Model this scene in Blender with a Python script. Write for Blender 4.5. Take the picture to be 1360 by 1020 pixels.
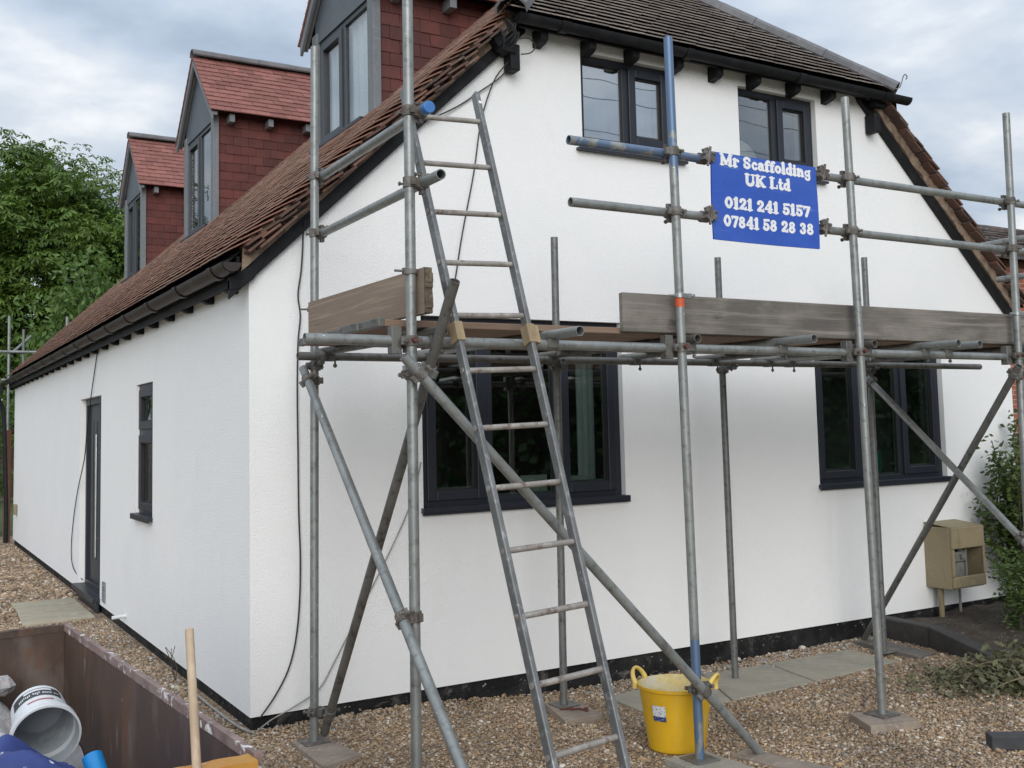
import bpy, bmesh, math, random
import numpy as np
from math import sin, cos, tan, pi, radians, sqrt
from mathutils import Vector, Matrix
from mathutils.geometry import tessellate_polygon

for o in list(bpy.data.objects):
    bpy.data.objects.remove(o)
SC = bpy.context.scene
COL = SC.collection
random.seed(7)
RNG = np.random.default_rng(11)

# ------------------------------------------------------------------ camera
cam_d = bpy.data.cameras.new('camera')
cam = bpy.data.objects.new('camera', cam_d)
COL.objects.link(cam)
CAMR = ((0.856134, -0.516188, -0.024155), (0.020534, 0.080690, -0.996528), (0.516345, 0.852666, 0.079681))
right = Vector(CAMR[0]); down = Vector(CAMR[1]); fwd = Vector(CAMR[2])
m = Matrix((right, -down, -fwd)).transposed().to_4x4()
m.translation = Vector((-1.866, -6.313, 1.75))
cam.matrix_world = m
cam_d.sensor_width = 36.0
cam_d.lens = 36.0 * 1398.48 / 1360.0
cam_d.shift_x = -(697.21 - 680.0) / 1360.0
cam_d.shift_y = (457.67 - 510.0) / 1360.0
cam_d.clip_end = 3000.0
cam_d.clip_start = 0.05
SC.camera = cam

# ------------------------------------------------------------------ world, sun, exposure
SUN_EL, SUN_AZ = radians(22), radians(206)        # azimuth: direction the light comes from, x=sin, y=cos
W = bpy.data.worlds.new('World'); SC.world = W
W.use_nodes = True
nt = W.node_tree; N = nt.nodes; L = nt.links
for n in list(N): N.remove(n)
out = N.new('ShaderNodeOutputWorld'); bg = N.new('ShaderNodeBackground')
sky = N.new('ShaderNodeTexSky'); sky.sky_type = 'NISHITA'; sky.sun_disc = False
sky.sun_elevation = SUN_EL; sky.sun_rotation = SUN_AZ
tc = N.new('ShaderNodeTexCoord'); sep = N.new('ShaderNodeSeparateXYZ')
L.new(tc.outputs['Generated'], sep.inputs[0])
def wm(op, a, b=None, cl=False):
    n = N.new('ShaderNodeMath'); n.operation = op; n.use_clamp = cl
    for i, v in enumerate((a, b)):
        if v is None: continue
        if isinstance(v, (int, float)): n.inputs[i].default_value = v
        else: L.new(v, n.inputs[i])
    return n.outputs[0]
zz = wm('ADD', wm('MAXIMUM', sep.outputs['Z'], 0.0), 0.22)
comb = N.new('ShaderNodeCombineXYZ')
L.new(wm('DIVIDE', sep.outputs['X'], zz), comb.inputs[0])
L.new(wm('DIVIDE', sep.outputs['Y'], zz), comb.inputs[1])
def wnoise(scale, detail, off):
    mp = N.new('ShaderNodeMapping'); mp.inputs['Location'].default_value = off
    L.new(comb.outputs[0], mp.inputs[0])
    n = N.new('ShaderNodeTexNoise'); n.inputs['Scale'].default_value = scale
    n.inputs['Detail'].default_value = detail; n.inputs['Roughness'].default_value = 0.52
    n.inputs['Distortion'].default_value = 0.15
    L.new(mp.outputs[0], n.inputs['Vector']); return n.outputs['Fac']
cl = wm('ADD', wm('MULTIPLY', wnoise(1.0, 7, (3.6, 1.2, 0)), 0.58), wm('MULTIPLY', wnoise(2.7, 6, (7.3, 2.2, 0)), 0.42))
ramp = N.new('ShaderNodeValToRGB'); L.new(cl, ramp.inputs[0])
e = ramp.color_ramp.elements
e[0].position = 0.40; e[0].color = (0.38, 0.46, 0.575, 1)
e[1].position = 0.585; e[1].color = (0.93, 0.945, 0.965, 1)
q = e.new(0.46); q.color = (0.50, 0.585, 0.70, 1)
q = e.new(0.53); q.color = (0.68, 0.74, 0.815, 1)
skm = N.new('ShaderNodeMix'); skm.data_type = 'RGBA'; skm.blend_type = 'MULTIPLY'; skm.inputs['Factor'].default_value = 1
L.new(sky.outputs[0], skm.inputs['A']); skm.inputs['B'].default_value = (.08, .08, .08, 1)
mx = N.new('ShaderNodeMix'); mx.data_type = 'RGBA'; mx.inputs['Factor'].default_value = 0.9
L.new(skm.outputs['Result'], mx.inputs['A']); L.new(ramp.outputs[0], mx.inputs['B'])
zs = wm('ADD', 0.90, wm('MULTIPLY', wm('POWER', wm('MAXIMUM', sep.outputs['Z'], 0.0), 1.5), 0.9))
L.new(mx.outputs['Result'], bg.inputs['Color']); L.new(zs, bg.inputs['Strength'])
L.new(bg.outputs[0], out.inputs['Surface'])

sl = bpy.data.lights.new('sun', 'SUN'); sl.energy = 1.75; sl.angle = radians(44); sl.color = (1.0, 0.97, 0.93)
so = bpy.data.objects.new('sun', sl); COL.objects.link(so)
dvec = Vector((sin(SUN_AZ) * cos(SUN_EL), cos(SUN_AZ) * cos(SUN_EL), sin(SUN_EL)))
so.rotation_euler = dvec.to_track_quat('Z', 'Y').to_euler()
so.location = (0, -20, 30)
SC.view_settings.view_transform = 'Standard'
SC.view_settings.look = 'None'
SC.view_settings.exposure = 0.10
SC.view_settings.gamma = 1.0

# ------------------------------------------------------------------ materials
def mat(name, col=(.5, .5, .5), rough=.6, metal=0.0, noise=None, bump=None, island=0.0, spec=None, coords='Object', specks=None, extra=None):
    """noise: list of (scale, colour2, lo, hi[, stretch]); bump: (scale, strength, dist); specks: (scale, colour, threshold)"""
    M = bpy.data.materials.new(name); M.use_nodes = True
    t = M.node_tree; n = t.nodes; l = t.links
    b = n['Principled BSDF']
    b.inputs['Roughness'].default_value = rough; b.inputs['Metallic'].default_value = metal
    if spec is not None: b.inputs['Specular IOR Level'].default_value = spec
    tc = n.new('ShaderNodeTexCoord')
    cur = None
    def rgb(c):
        r = n.new('ShaderNodeRGB'); r.outputs[0].default_value = (*c, 1); return r.outputs[0]
    cur = rgb(col)
    def tex(scale, stretch=None, detail=6, kind='noise'):
        mp = n.new('ShaderNodeMapping'); l.new(tc.outputs[coords], mp.inputs[0])
        if stretch: mp.inputs['Scale'].default_value = stretch
        x = n.new('ShaderNodeTexNoise'); x.inputs['Scale'].default_value = scale
        x.inputs['Detail'].default_value = detail; x.inputs['Roughness'].default_value = .62
        l.new(mp.outputs[0], x.inputs['Vector']); return x.outputs['Fac']
    for it in (noise or []):
        sc, c2, lo, hi = it[:4]; st = it[4] if len(it) > 4 else None
        f = tex(sc, st)
        mr = n.new('ShaderNodeMapRange'); mr.inputs[1].default_value = lo; mr.inputs[2].default_value = hi
        l.new(f, mr.inputs[0])
        mxn = n.new('ShaderNodeMix'); mxn.data_type = 'RGBA'
        l.new(mr.outputs[0], mxn.inputs['Factor']); l.new(cur, mxn.inputs['A']); mxn.inputs['B'].default_value = (*c2, 1)
        cur = mxn.outputs['Result']
    if specks:
        sc, c2, th = specks
        f = tex(sc, None, 3)
        mr = n.new('ShaderNodeMapRange'); mr.inputs[1].default_value = th; mr.inputs[2].default_value = th + .025
        l.new(f, mr.inputs[0])
        mxn = n.new('ShaderNodeMix'); mxn.data_type = 'RGBA'
        l.new(mr.outputs[0], mxn.inputs['Factor']); l.new(cur, mxn.inputs['A']); mxn.inputs['B'].default_value = (*c2, 1)
        cur = mxn.outputs['Result']
    if island:
        g = n.new('ShaderNodeNewGeometry')
        mr = n.new('ShaderNodeMapRange'); mr.inputs[3].default_value = 1 - island; mr.inputs[4].default_value = 1 + island
        l.new(g.outputs['Random Per Island'], mr.inputs[0])
        hs = n.new('ShaderNodeHueSaturation'); l.new(cur, hs.inputs['Color']); l.new(mr.outputs[0], hs.inputs['Value'])
        cur = hs.outputs['Color']
    l.new(cur, b.inputs['Base Color'])
    if bump:
        f = tex(bump[0], bump[3] if len(bump) > 3 else None, 5)
        bp = n.new('ShaderNodeBump'); bp.inputs['Strength'].default_value = bump[1]; bp.inputs['Distance'].default_value = bump[2]
        l.new(f, bp.inputs['Height']); l.new(bp.outputs[0], b.inputs['Normal'])
    if extra: extra(t, b, cur, tc)
    return M

def glass_mat(name, tint=(.82, .86, .85), ior=1.8):
    M = bpy.data.materials.new(name); M.use_nodes = True
    t = M.node_tree; n = t.nodes; l = t.links
    for x in list(n): n.remove(x)
    o = n.new('ShaderNodeOutputMaterial'); tr = n.new('ShaderNodeBsdfTransparent'); tr.inputs[0].default_value = (*tint, 1)
    gl = n.new('ShaderNodeBsdfGlossy'); gl.inputs['Roughness'].default_value = 0.0
    g = n.new('ShaderNodeNewGeometry'); mr = n.new('ShaderNodeMapRange')
    mr.inputs[3].default_value = ior; mr.inputs[4].default_value = 1 / ior
    l.new(g.outputs['Backfacing'], mr.inputs[0])
    fr = n.new('ShaderNodeFresnel'); l.new(mr.outputs[0], fr.inputs['IOR'])
    tcc = n.new('ShaderNodeTexCoord'); nz = n.new('ShaderNodeTexNoise'); nz.inputs['Scale'].default_value = 2.2; nz.inputs['Detail'].default_value = 1
    l.new(tcc.outputs['Object'], nz.inputs['Vector'])
    bp = n.new('ShaderNodeBump'); bp.inputs['Strength'].default_value = .06; bp.inputs['Distance'].default_value = .02
    l.new(nz.outputs['Fac'], bp.inputs['Height']); l.new(bp.outputs[0], gl.inputs['Normal'])
    mxs = n.new('ShaderNodeMixShader'); l.new(fr.outputs[0], mxs.inputs[0]); l.new(tr.outputs[0], mxs.inputs[1]); l.new(gl.outputs[0], mxs.inputs[2])
    l.new(mxs.outputs[0], o.inputs['Surface']); return M

def leaf_mat(name, c1, c2, island=.35, trans=.3, nscale=.6):
    def ex(t, b, cur, tc):
        n = t.nodes; l = t.links
        tr = n.new('ShaderNodeBsdfTranslucent'); l.new(cur, tr.inputs[0])
        ms = n.new('ShaderNodeMixShader'); ms.inputs[0].default_value = trans
        l.new(b.outputs[0], ms.inputs[1]); l.new(tr.outputs[0], ms.inputs[2])
        l.new(ms.outputs[0], n['Material Output'].inputs['Surface'])
    return mat(name, c1, .5, noise=[(nscale, c2, .35, .65)], island=island, extra=ex)

def gravel_mat(name, pebble=False):
    M = bpy.data.materials.new(name); M.use_nodes = True
    t = M.node_tree; n = t.nodes; l = t.links; b = n['Principled BSDF']; b.inputs['Roughness'].default_value = .75
    rp = n.new('ShaderNodeValToRGB'); rp.color_ramp.interpolation = 'CONSTANT'
    cols = [(.28, .20, .13), (.42, .335, .24), (.17, .12, .08), (.36, .26, .165), (.48, .41, .33), (.235, .17, .115), (.39, .26, .14), (.25, .21, .17), (.32, .215, .135), (.62, .57, .50)]
    pos = [0, .17, .28, .42, .56, .63, .74, .82, .89, .965]
    e = rp.color_ramp.elements; e[0].position = 0; e[0].color = (*cols[0], 1); e[1].position = pos[1]; e[1].color = (*cols[1], 1)
    for p, c in zip(pos[2:], cols[2:]):
        q = e.new(p); q.color = (*c, 1)
    tc = n.new('ShaderNodeTexCoord')
    if pebble:
        g = n.new('ShaderNodeNewGeometry'); l.new(g.outputs['Random Per Island'], rp.inputs[0])
    else:
        v = n.new('ShaderNodeTexVoronoi'); v.inputs['Scale'].default_value = 46; l.new(tc.outputs['Object'], v.inputs['Vector'])
        s = n.new('ShaderNodeSeparateColor'); l.new(v.outputs['Color'], s.inputs[0]); l.new(s.outputs[0], rp.inputs[0])
        bp = n.new('ShaderNodeBump'); bp.inputs['Strength'].default_value = 1; bp.inputs['Distance'].default_value = .012; bp.invert = True
        l.new(v.outputs['Distance'], bp.inputs['Height']); l.new(bp.outputs[0], b.inputs['Normal'])
    # patches of dust / damp
    nz = n.new('ShaderNodeTexNoise'); nz.inputs['Scale'].default_value = 1.7; nz.inputs['Detail'].default_value = 5
    l.new(tc.outputs['Object'], nz.inputs['Vector'])
    mr = n.new('ShaderNodeMapRange'); mr.inputs[1].default_value = .35; mr.inputs[2].default_value = .65; mr.inputs[3].default_value = .78; mr.inputs[4].default_value = 1.16
    l.new(nz.outputs['Fac'], mr.inputs[0])
    hs = n.new('ShaderNodeHueSaturation'); l.new(rp.outputs[0], hs.inputs['Color']); l.new(mr.outputs[0], hs.inputs['Value'])
    l.new(hs.outputs[0], b.inputs['Base Color']); return M

def brickmat():
    def ex(t, b, cur, tc):
        n = t.nodes; l = t.links
        mp = n.new('ShaderNodeMapping'); mp.inputs['Rotation'].default_value = (radians(90), 0, 0); l.new(tc.outputs['Object'], mp.inputs[0])
        br = n.new('ShaderNodeTexBrick'); br.inputs['Scale'].default_value = 1.0; br.inputs['Brick Width'].default_value = .225; br.inputs['Row Height'].default_value = .075; br.inputs['Mortar Size'].default_value = .006
        br.inputs['Color1'].default_value = (.33, .105, .058, 1); br.inputs['Color2'].default_value = (.25, .078, .046, 1); br.inputs['Mortar'].default_value = (.36, .31, .27, 1)
        l.new(mp.outputs[0], br.inputs['Vector']); l.new(br.outputs['Color'], b.inputs['Base Color'])
    return mat('red_brick', (.33, .105, .058), .9, bump=(30, .5, .005), extra=ex)
MT = dict(
    render=mat('white_render', (.86, .865, .865), .75, noise=[(1.3, (.835, .845, .85), .4, .62), (6, (.825, .835, .835), .55, .75), (.35, (.88, .88, .875), .45, .7), (2.6, (.80, .80, .785), .64, .80, (1, 1, .35))], bump=(92, .75, .0065)),
    render_side=mat('white_render_side', (.80, .815, .825), .78, noise=[(.5, (.76, .785, .785), .4, .65), (4, (.75, .77, .775), .55, .75)], bump=(85, .5, .006)),
    inner=mat('inner_plaster', (.10, .10, .10), .9, noise=[(2, (.08, .08, .085), .4, .6)]),  # plaster coloured dark, so the shade of the rooms is painted in
    bitumen=mat('bitumen_plinth', (.010, .010, .011), .75, spec=.25, noise=[(3, (.035, .034, .033), .45, .68), (9, (.10, .095, .088), .58, .70), (5, (.16, .15, .14), .66, .74, (.4, 1, 2))], specks=(30, (.40, .39, .37), .685), bump=(22, 1.0, .02)),
    oldtile=mat('old_clay_tile', (.265, .122, .086), .85, noise=[(2.2, (.19, .095, .07), .4, .6), (17, (.17, .12, .10), .58, .74), (60, (.06, .044, .038), .55, .7)], island=.22, bump=(70, .5, .004)),
    tileedge=mat('pale_tile_edge', (.68, .50, .43), .85, noise=[(1.6, (.50, .33, .27), .42, .62), (30, (.62, .54, .48), .55, .72)], island=.18),  # paler colour for the front face of each roof tile
    vergetile=mat('dark_verge_tile', (.155, .076, .055), .88, noise=[(6, (.085, .055, .045), .4, .6), (20, (.19, .14, .115), .58, .74)], island=.3, bump=(60, .5, .004)),
    hipedge=mat('pale_grey_edge', (.46, .41, .385), .85, noise=[(1.6, (.32, .275, .255), .42, .62), (30, (.55, .51, .48), .55, .72)], island=.18),  # paler grey for the front face of each hip tile
    hiptile=mat('weathered_grey_tile', (.135, .112, .105), .88, noise=[(2.5, (.085, .072, .068), .4, .6), (16, (.20, .18, .165), .55, .74)], island=.2, bump=(60, .5, .004)),
    newtile=mat('new_red_tile', (.24, .100, .084), .85, noise=[(3, (.205, .082, .068), .4, .6), (40, (.28, .12, .10), .5, .75)], island=.2, bump=(80, .3, .003)),
    cheek=mat('maroon_hung_tile', (.118, .032, .027), .78, noise=[(3, (.082, .028, .024), .4, .6), (30, (.13, .047, .04), .55, .75)], island=.2, bump=(80, .3, .003)),
    mortar=mat('verge_mortar', (.27, .205, .15), .95, noise=[(12, (.15, .105, .08), .42, .62)], bump=(40, .8, .01)),
    lead=mat('grey_ridge', (.16, .16, .17), .8, noise=[(6, (.115, .115, .122), .4, .65), (40, (.22, .22, .225), .58, .75)], bump=(60, .4, .004), island=.12),
    black=mat('black_paint', (.009, .0095, .011), .62, spec=.25, noise=[(8, (.022, .022, .024), .5, .75)], bump=(18, .35, .006)),
    gutter=mat('brown_gutter', (.026, .020, .018), .5, spec=.35, noise=[(4, (.055, .045, .04), .45, .75)]),
    anth=mat('anthracite_upvc', (.013, .016, .025), .42, noise=[(40, (.016, .019, .029), .4, .6)], bump=(220, .08, .001)),
    seal=mat('rubber_seal', (.008, .008, .009), .6, noise=[(20, (.012, .012, .013), .4, .6)]),
    spacer=mat('pale_spacer_bar', (.35, .36, .38), .45, metal=.5, noise=[(10, (.3, .31, .33), .4, .6)]),
    dgrey=mat('grey_painted_timber', (.175, .19, .205), .6, noise=[(5, (.14, .155, .17), .4, .65, (1, 1, .25)), (30, (.20, .215, .23), .5, .7)], bump=(30, .25, .004, (1, 1, .15))),
    dpanel=mat('slate_grey_panel', (.095, .112, .132), .55, noise=[(4, (.08, .095, .115), .4, .65), (22, (.115, .132, .152), .5, .7)], bump=(50, .15, .003)),
    galv=mat('galvanised_steel', (.235, .25, .245), .45, metal=.5, noise=[(9, (.12, .115, .105), .60, .70, (1, 1, .25)), (2.2, (.36, .37, .365), .58, .75), (5, (.30, .315, .31), .4, .62), (26, (.16, .165, .16), .52, .7), (3, (.215, .21, .195), .55, .7)], specks=(34, (.60, .61, .60), .70), bump=(40, .25, .0015)),
    galvdark=mat('dull_galvanised_steel', (.155, .162, .158), .5, metal=.45, noise=[(5, (.20, .206, .20), .4, .62), (30, (.085, .085, .08), .52, .7)], specks=(40, (.5, .5, .49), .74), bump=(40, .3, .0015)),
    galvdirty=mat('grubby_steel', (.135, .132, .122), .55, metal=.4, noise=[(4, (.18, .175, .165), .4, .62), (24, (.065, .062, .056), .52, .7)], specks=(36, (.45, .44, .42), .73), bump=(40, .3, .0015)),
    bluepipe=mat('blue_painted_steel', (.075, .15, .30), .5, metal=.2, noise=[(7, (.05, .11, .25), .4, .6), (13, (.28, .30, .31), .55, .68, (1, 1, .4))], bump=(40, .25, .0015)),
    bluecap=mat('blue_plastic', (.05, .19, .50), .45, noise=[(12, (.04, .16, .44), .4, .6)]),
    rusty=mat('rusty_fitting', (.115, .10, .088), .7, metal=.35, noise=[(22, (.20, .195, .185), .45, .6), (40, (.12, .055, .032), .58, .7)], bump=(60, .5, .003)),
    zinc=mat('zinc_fitting', (.36, .37, .37), .4, metal=.7, noise=[(22, (.22, .215, .2), .5, .7)], bump=(60, .3, .002)),
    boltred=mat('rust_bolt', (.15, .055, .04), .7, metal=.2, noise=[(60, (.09, .035, .03), .4, .6)]),
    greywood=mat('weathered_board', (.215, .195, .17), .9, noise=[(2.4, (.12, .11, .10), .46, .62, (.8, 1, 1.3)), (7, (.085, .075, .065), .64, .70, (.7, 1, 1)), (3.2, (.105, .096, .088), .45, .68, (.35, 1, 1.6)), (9, (.28, .255, .22), .52, .72, (.10, 1, 3.2)), (14, (.07, .06, .052), .60, .74, (.12, 1, 2.6))], bump=(26, .6, .006, (.08, 1, 3))),
    brownwood=mat('brown_board', (.245, .185, .14), .85, noise=[(3.0, (.20, .15, .115), .42, .66, (1, .3, 1.4)), (10, (.37, .29, .22), .52, .7, (1, .12, 3)), (15, (.10, .075, .06), .62, .75, (1, .12, 3))], bump=(26, .5, .005, (1, .1, 3))),
    redwood=mat('reddish_plank', (.26, .175, .125), .85, noise=[(3, (.16, .11, .085), .45, .68, (.25, 1, 1)), (12, (.34, .25, .18), .55, .72, (.08, 2, 2))], bump=(26, .5, .005, (.08, 2, 2)), island=.22),
    padwood=mat('sole_board', (.30, .245, .195), .9, noise=[(6, (.21, .17, .14), .42, .66), (22, (.38, .33, .28), .55, .72)], bump=(30, .5, .004)),
    endgrain=mat('split_end_grain', (.10, .08, .06), .95, noise=[(30, (.22, .17, .11), .48, .66)], bump=(50, 1, .012)),
    alu=mat('grubby_aluminium', (.19, .195, .195), .5, metal=.45, noise=[(6, (.13, .134, .135), .42, .64), (25, (.34, .35, .355), .55, .72)], specks=(30, (.62, .62, .6), .71), bump=(40, .2, .0015)),
    rung=mat('worn_ladder_rung', (.27, .25, .23), .6, metal=.25, noise=[(14, (.40, .38, .35), .48, .66), (20, (.14, .09, .07), .55, .68)], bump=(50, .4, .002)),
    paleblock=mat('pale_wood_block', (.33, .255, .155), .85, noise=[(14, (.22, .165, .10), .42, .66, (1, 1, .3))], bump=(40, .4, .003)),
    handle=mat('ash_handle', (.44, .33, .225), .6, noise=[(7, (.36, .265, .175), .42, .66, (1, 1, .15)), (30, (.50, .40, .29), .5, .7, (1, 1, .08))]),
    signblue=mat('sign_blue', (.026, .088, .44), .45, noise=[(16, (.17, .25, .56), .60, .66, (.12, 1, 2.4)), (1.4, (.03, .095, .38), .45, .65), (5, (.032, .10, .47), .4, .6), (2.2, (.022, .076, .40), .5, .7)], specks=(24, (.22, .30, .60), .735), bump=(3.5, .35, .02)),
    white=mat('white_letter', (.80, .81, .83), .5, noise=[(30, (.74, .75, .78), .45, .65)]),
    tub=mat('yellow_rubber', (.68, .40, .012), .55, noise=[(5, (.60, .345, .014), .4, .65), (6, (.58, .46, .20), .58, .72, (1, 1, .4)), (28, (.55, .38, .08), .60, .74)], specks=(26, (.62, .56, .42), .71), bump=(30, .15, .002)),
    tubin=mat('cement_smeared_yellow', (.62, .50, .22), .8, noise=[(9, (.58, .54, .42), .42, .6), (25, (.50, .40, .2), .52, .7)], bump=(30, .4, .003)),
    label=mat('grey_label', (.62, .64, .66), .5, noise=[(70, (.16, .17, .22), .54, .60, (1, 1, 1.6))]),
    labelb=mat('navy_label', (.03, .045, .16), .5, noise=[(70, (.3, .33, .45), .58, .64)]),
    skip=mat('brown_skip_paint', (.078, .047, .033), .55, noise=[(1.6, (.055, .036, .027), .4, .65), (7, (.105, .066, .046), .5, .72, (1, 1, .3)), (2.2, (.16, .13, .115), .56, .72, (1, 1, .5)), (4.5, (.135, .06, .03), .60, .70, (1, 1, .4)), (13, (.36, .33, .31), .64, .72, (1, 1, .18))], specks=(30, (.45, .42, .40), .735), bump=(10, .25, .004)),
    skiplip=mat('scuffed_skip_rim', (.17, .115, .10), .6, noise=[(9, (.27, .19, .17), .42, .62), (14, (.72, .70, .68), .57, .62), (7, (.07, .045, .035), .60, .66)], bump=(25, .4, .004)),
    skipend=mat('yellow_end_rail', (.46, .235, .045), .55, noise=[(9, (.45, .2, .03), .42, .62), (14, (.16, .08, .03), .60, .68), (30, (.7, .55, .4), .62, .7)], bump=(25, .4, .005)),
    rubble=mat('plaster_rubble', (.46, .455, .45), .95, noise=[(5, (.34, .33, .325), .42, .64), (26, (.54, .455, .45), .52, .72)], bump=(28, .9, .02)),
    bucket=mat('white_bucket', (.66, .68, .70), .4, noise=[(6, (.58, .60, .62), .42, .66), (26, (.74, .75, .76), .56, .7)], bump=(30, .15, .002)),
    bucketin=mat('grey_paint_residue', (.34, .37, .39), .55, noise=[(5, (.26, .29, .31), .42, .64, (1, 1, .4)), (14, (.44, .46, .48), .55, .7)], bump=(12, .3, .006)),
    blackprint=mat('black_print', (.025, .027, .03), .45, noise=[(14, (.04, .04, .045), .45, .65)]),
    redprint=mat('red_print', (.38, .05, .06), .5, noise=[(20, (.45, .12, .12), .45, .65)]),
    tarp=mat('navy_cloth', (.022, .040, .17), .65, noise=[(6, (.032, .058, .22), .4, .65)], specks=(24, (.66, .68, .72), .645), bump=(40, .4, .004)),
    bluecan=mat('bright_blue_plastic', (.012, .25, .62), .32, noise=[(8, (.012, .22, .56), .4, .65)]),
    slab=mat('paving_slab', (.36, .33, .26), .9, noise=[(2.5, (.26, .245, .205), .4, .66), (14, (.39, .37, .315), .52, .72)], bump=(40, .4, .004), island=.06),
    slabw=mat('sandy_step_slab', (.40, .355, .265), .9, noise=[(2.5, (.31, .28, .215), .4, .66, (.5, 2, 1)), (9, (.46, .42, .32), .52, .72)], bump=(40, .4, .004)),
    kerb=mat('dark_kerb', (.035, .034, .033), .8, noise=[(5, (.055, .052, .05), .42, .66), (24, (.10, .095, .09), .6, .74)], bump=(28, .6, .006)),
    soil=mat('soil', (.055, .042, .032), .98, noise=[(9, (.09, .075, .06), .42, .66)], specks=(34, (.32, .3, .28), .66), bump=(26, 1, .03)),
    brickoff=mat('dark_brick', (.045, .046, .05), .85, noise=[(8, (.065, .065, .07), .42, .66)], specks=(14, (.6, .6, .6), .64), bump=(24, .5, .006)),
    meter=mat('tan_plastic', (.27, .22, .130), .6, noise=[(3, (.22, .18, .11), .4, .66), (9, (.20, .165, .10), .58, .72, (1, 1, .3)), (16, (.31, .265, .17), .55, .72)], specks=(22, (.6, .58, .5), .72), bump=(30, .2, .003)),
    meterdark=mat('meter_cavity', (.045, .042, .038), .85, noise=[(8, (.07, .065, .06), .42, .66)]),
    meterkit=mat('grey_meter', (.19, .185, .17), .6, noise=[(14, (.12, .12, .115), .42, .66)], bump=(30, .2, .003)),
    cable=mat('black_cable', (.012, .012, .013), .5, noise=[(9, (.02, .02, .021), .4, .6)]),
    greycable=mat('grey_cable', (.22, .21, .20), .6, noise=[(12, (.30, .29, .27), .4, .6)]),
    chrome=mat('satin_steel', (.55, .56, .57), .3, metal=.9, noise=[(12, (.48, .49, .5), .4, .6)]),
    ventgrey=mat('vent_grille', (.26, .27, .28), .6, noise=[(60, (.14, .145, .15), .5, .55, (.2, .2, 2))]),
    curtain=mat('pale_curtain', (.82, .85, .88), .8, noise=[(8, (.74, .78, .82), .4, .66, (1, 1, .1))]),
    paper=mat('pale_card', (.66, .67, .64), .8, noise=[(30, (.6, .61, .58), .45, .6, (.2, 1, 3))]),
    teal=mat('teal_card', (.02, .26, .22), .6, noise=[(9, (.02, .22, .19), .4, .6)]),
    brick=brickmat(),
    fence=mat('old_fence_board', (.14, .125, .11), .9, noise=[(3, (.10, .088, .078), .4, .66, (1, 1, .2)), (14, (.19, .17, .15), .55, .72, (1, 1, .1))], bump=(26, .5, .005, (1, 1, .1)), island=.15),
    redpost=mat('brown_fence_post', (.16, .068, .038), .85, noise=[(3, (.115, .05, .03), .4, .66, (1, 1, .2))], bump=(26, .5, .005, (1, 1, .1))),
    bark=mat('bark', (.07, .055, .042), .95, noise=[(9, (.045, .036, .03), .42, .66)], bump=(14, 1, .03)),
    twig=mat('cut_twig', (.24, .20, .13), .85, noise=[(12, (.16, .13, .085), .42, .66)]),
    chestnut=leaf_mat('chestnut_leaf', (.135, .215, .032), (.062, .125, .022), .45, .36, .45),
    lime=leaf_mat('light_leaf', (.120, .200, .045), (.085, .155, .035), .35, .38, .9),
    shrub=leaf_mat('shrub_leaf', (.055, .095, .022), (.085, .12, .025), .4, .25, 3),
    fern=leaf_mat('bright_bush_leaf', (.080, .135, .028), (.055, .10, .022), .35, .3, 3),
    cutleaf=leaf_mat('wilted_leaf', (.115, .125, .055), (.16, .15, .095), .45, .2, 5),
    hedge=leaf_mat('hedge_leaf', (.075, .135, .040), (.034, .07, .02), .4, .25, .8),
    chip=mat('pale_chips', (.40, .385, .36), .9, noise=[(30, (.26, .25, .235), .42, .6)], island=.45),
    gravel_base=gravel_mat('gravel_bed'), pebble=gravel_mat('gravel_pebble', True),
    grass=mat('rough_grass', (.06, .10, .03), .95, noise=[(2, (.045, .08, .022), .4, .66), (.4, (.09, .11, .04), .4, .66)], bump=(9, 1, .05)),
    glass=glass_mat('window_glass', (.90, .93, .93), 2.9), glassbright=glass_mat('sky_reflecting_glass', (.94, .96, .96), 6.5), glassdark=glass_mat('dark_window_glass', (.66, .72, .70), 2.3),
)

# ------------------------------------------------------------------ object helpers
ORG = {}
def thing(name, label, cat, loc=(0, 0, 0), group=None, kind=None):
    o = bpy.data.objects.new(name, None); COL.objects.link(o)
    o.empty_display_size = .2
    o.location = loc; ORG[o.name] = Vector(loc)
    o['label'] = label; o['category'] = cat
    if group: o['group'] = group
    if kind: o['kind'] = kind
    return o
def tag(o, label, cat, group=None, kind=None):
    o['label'] = label; o['category'] = cat
    if group: o['group'] = group
    if kind: o['kind'] = kind
    return o

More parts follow.
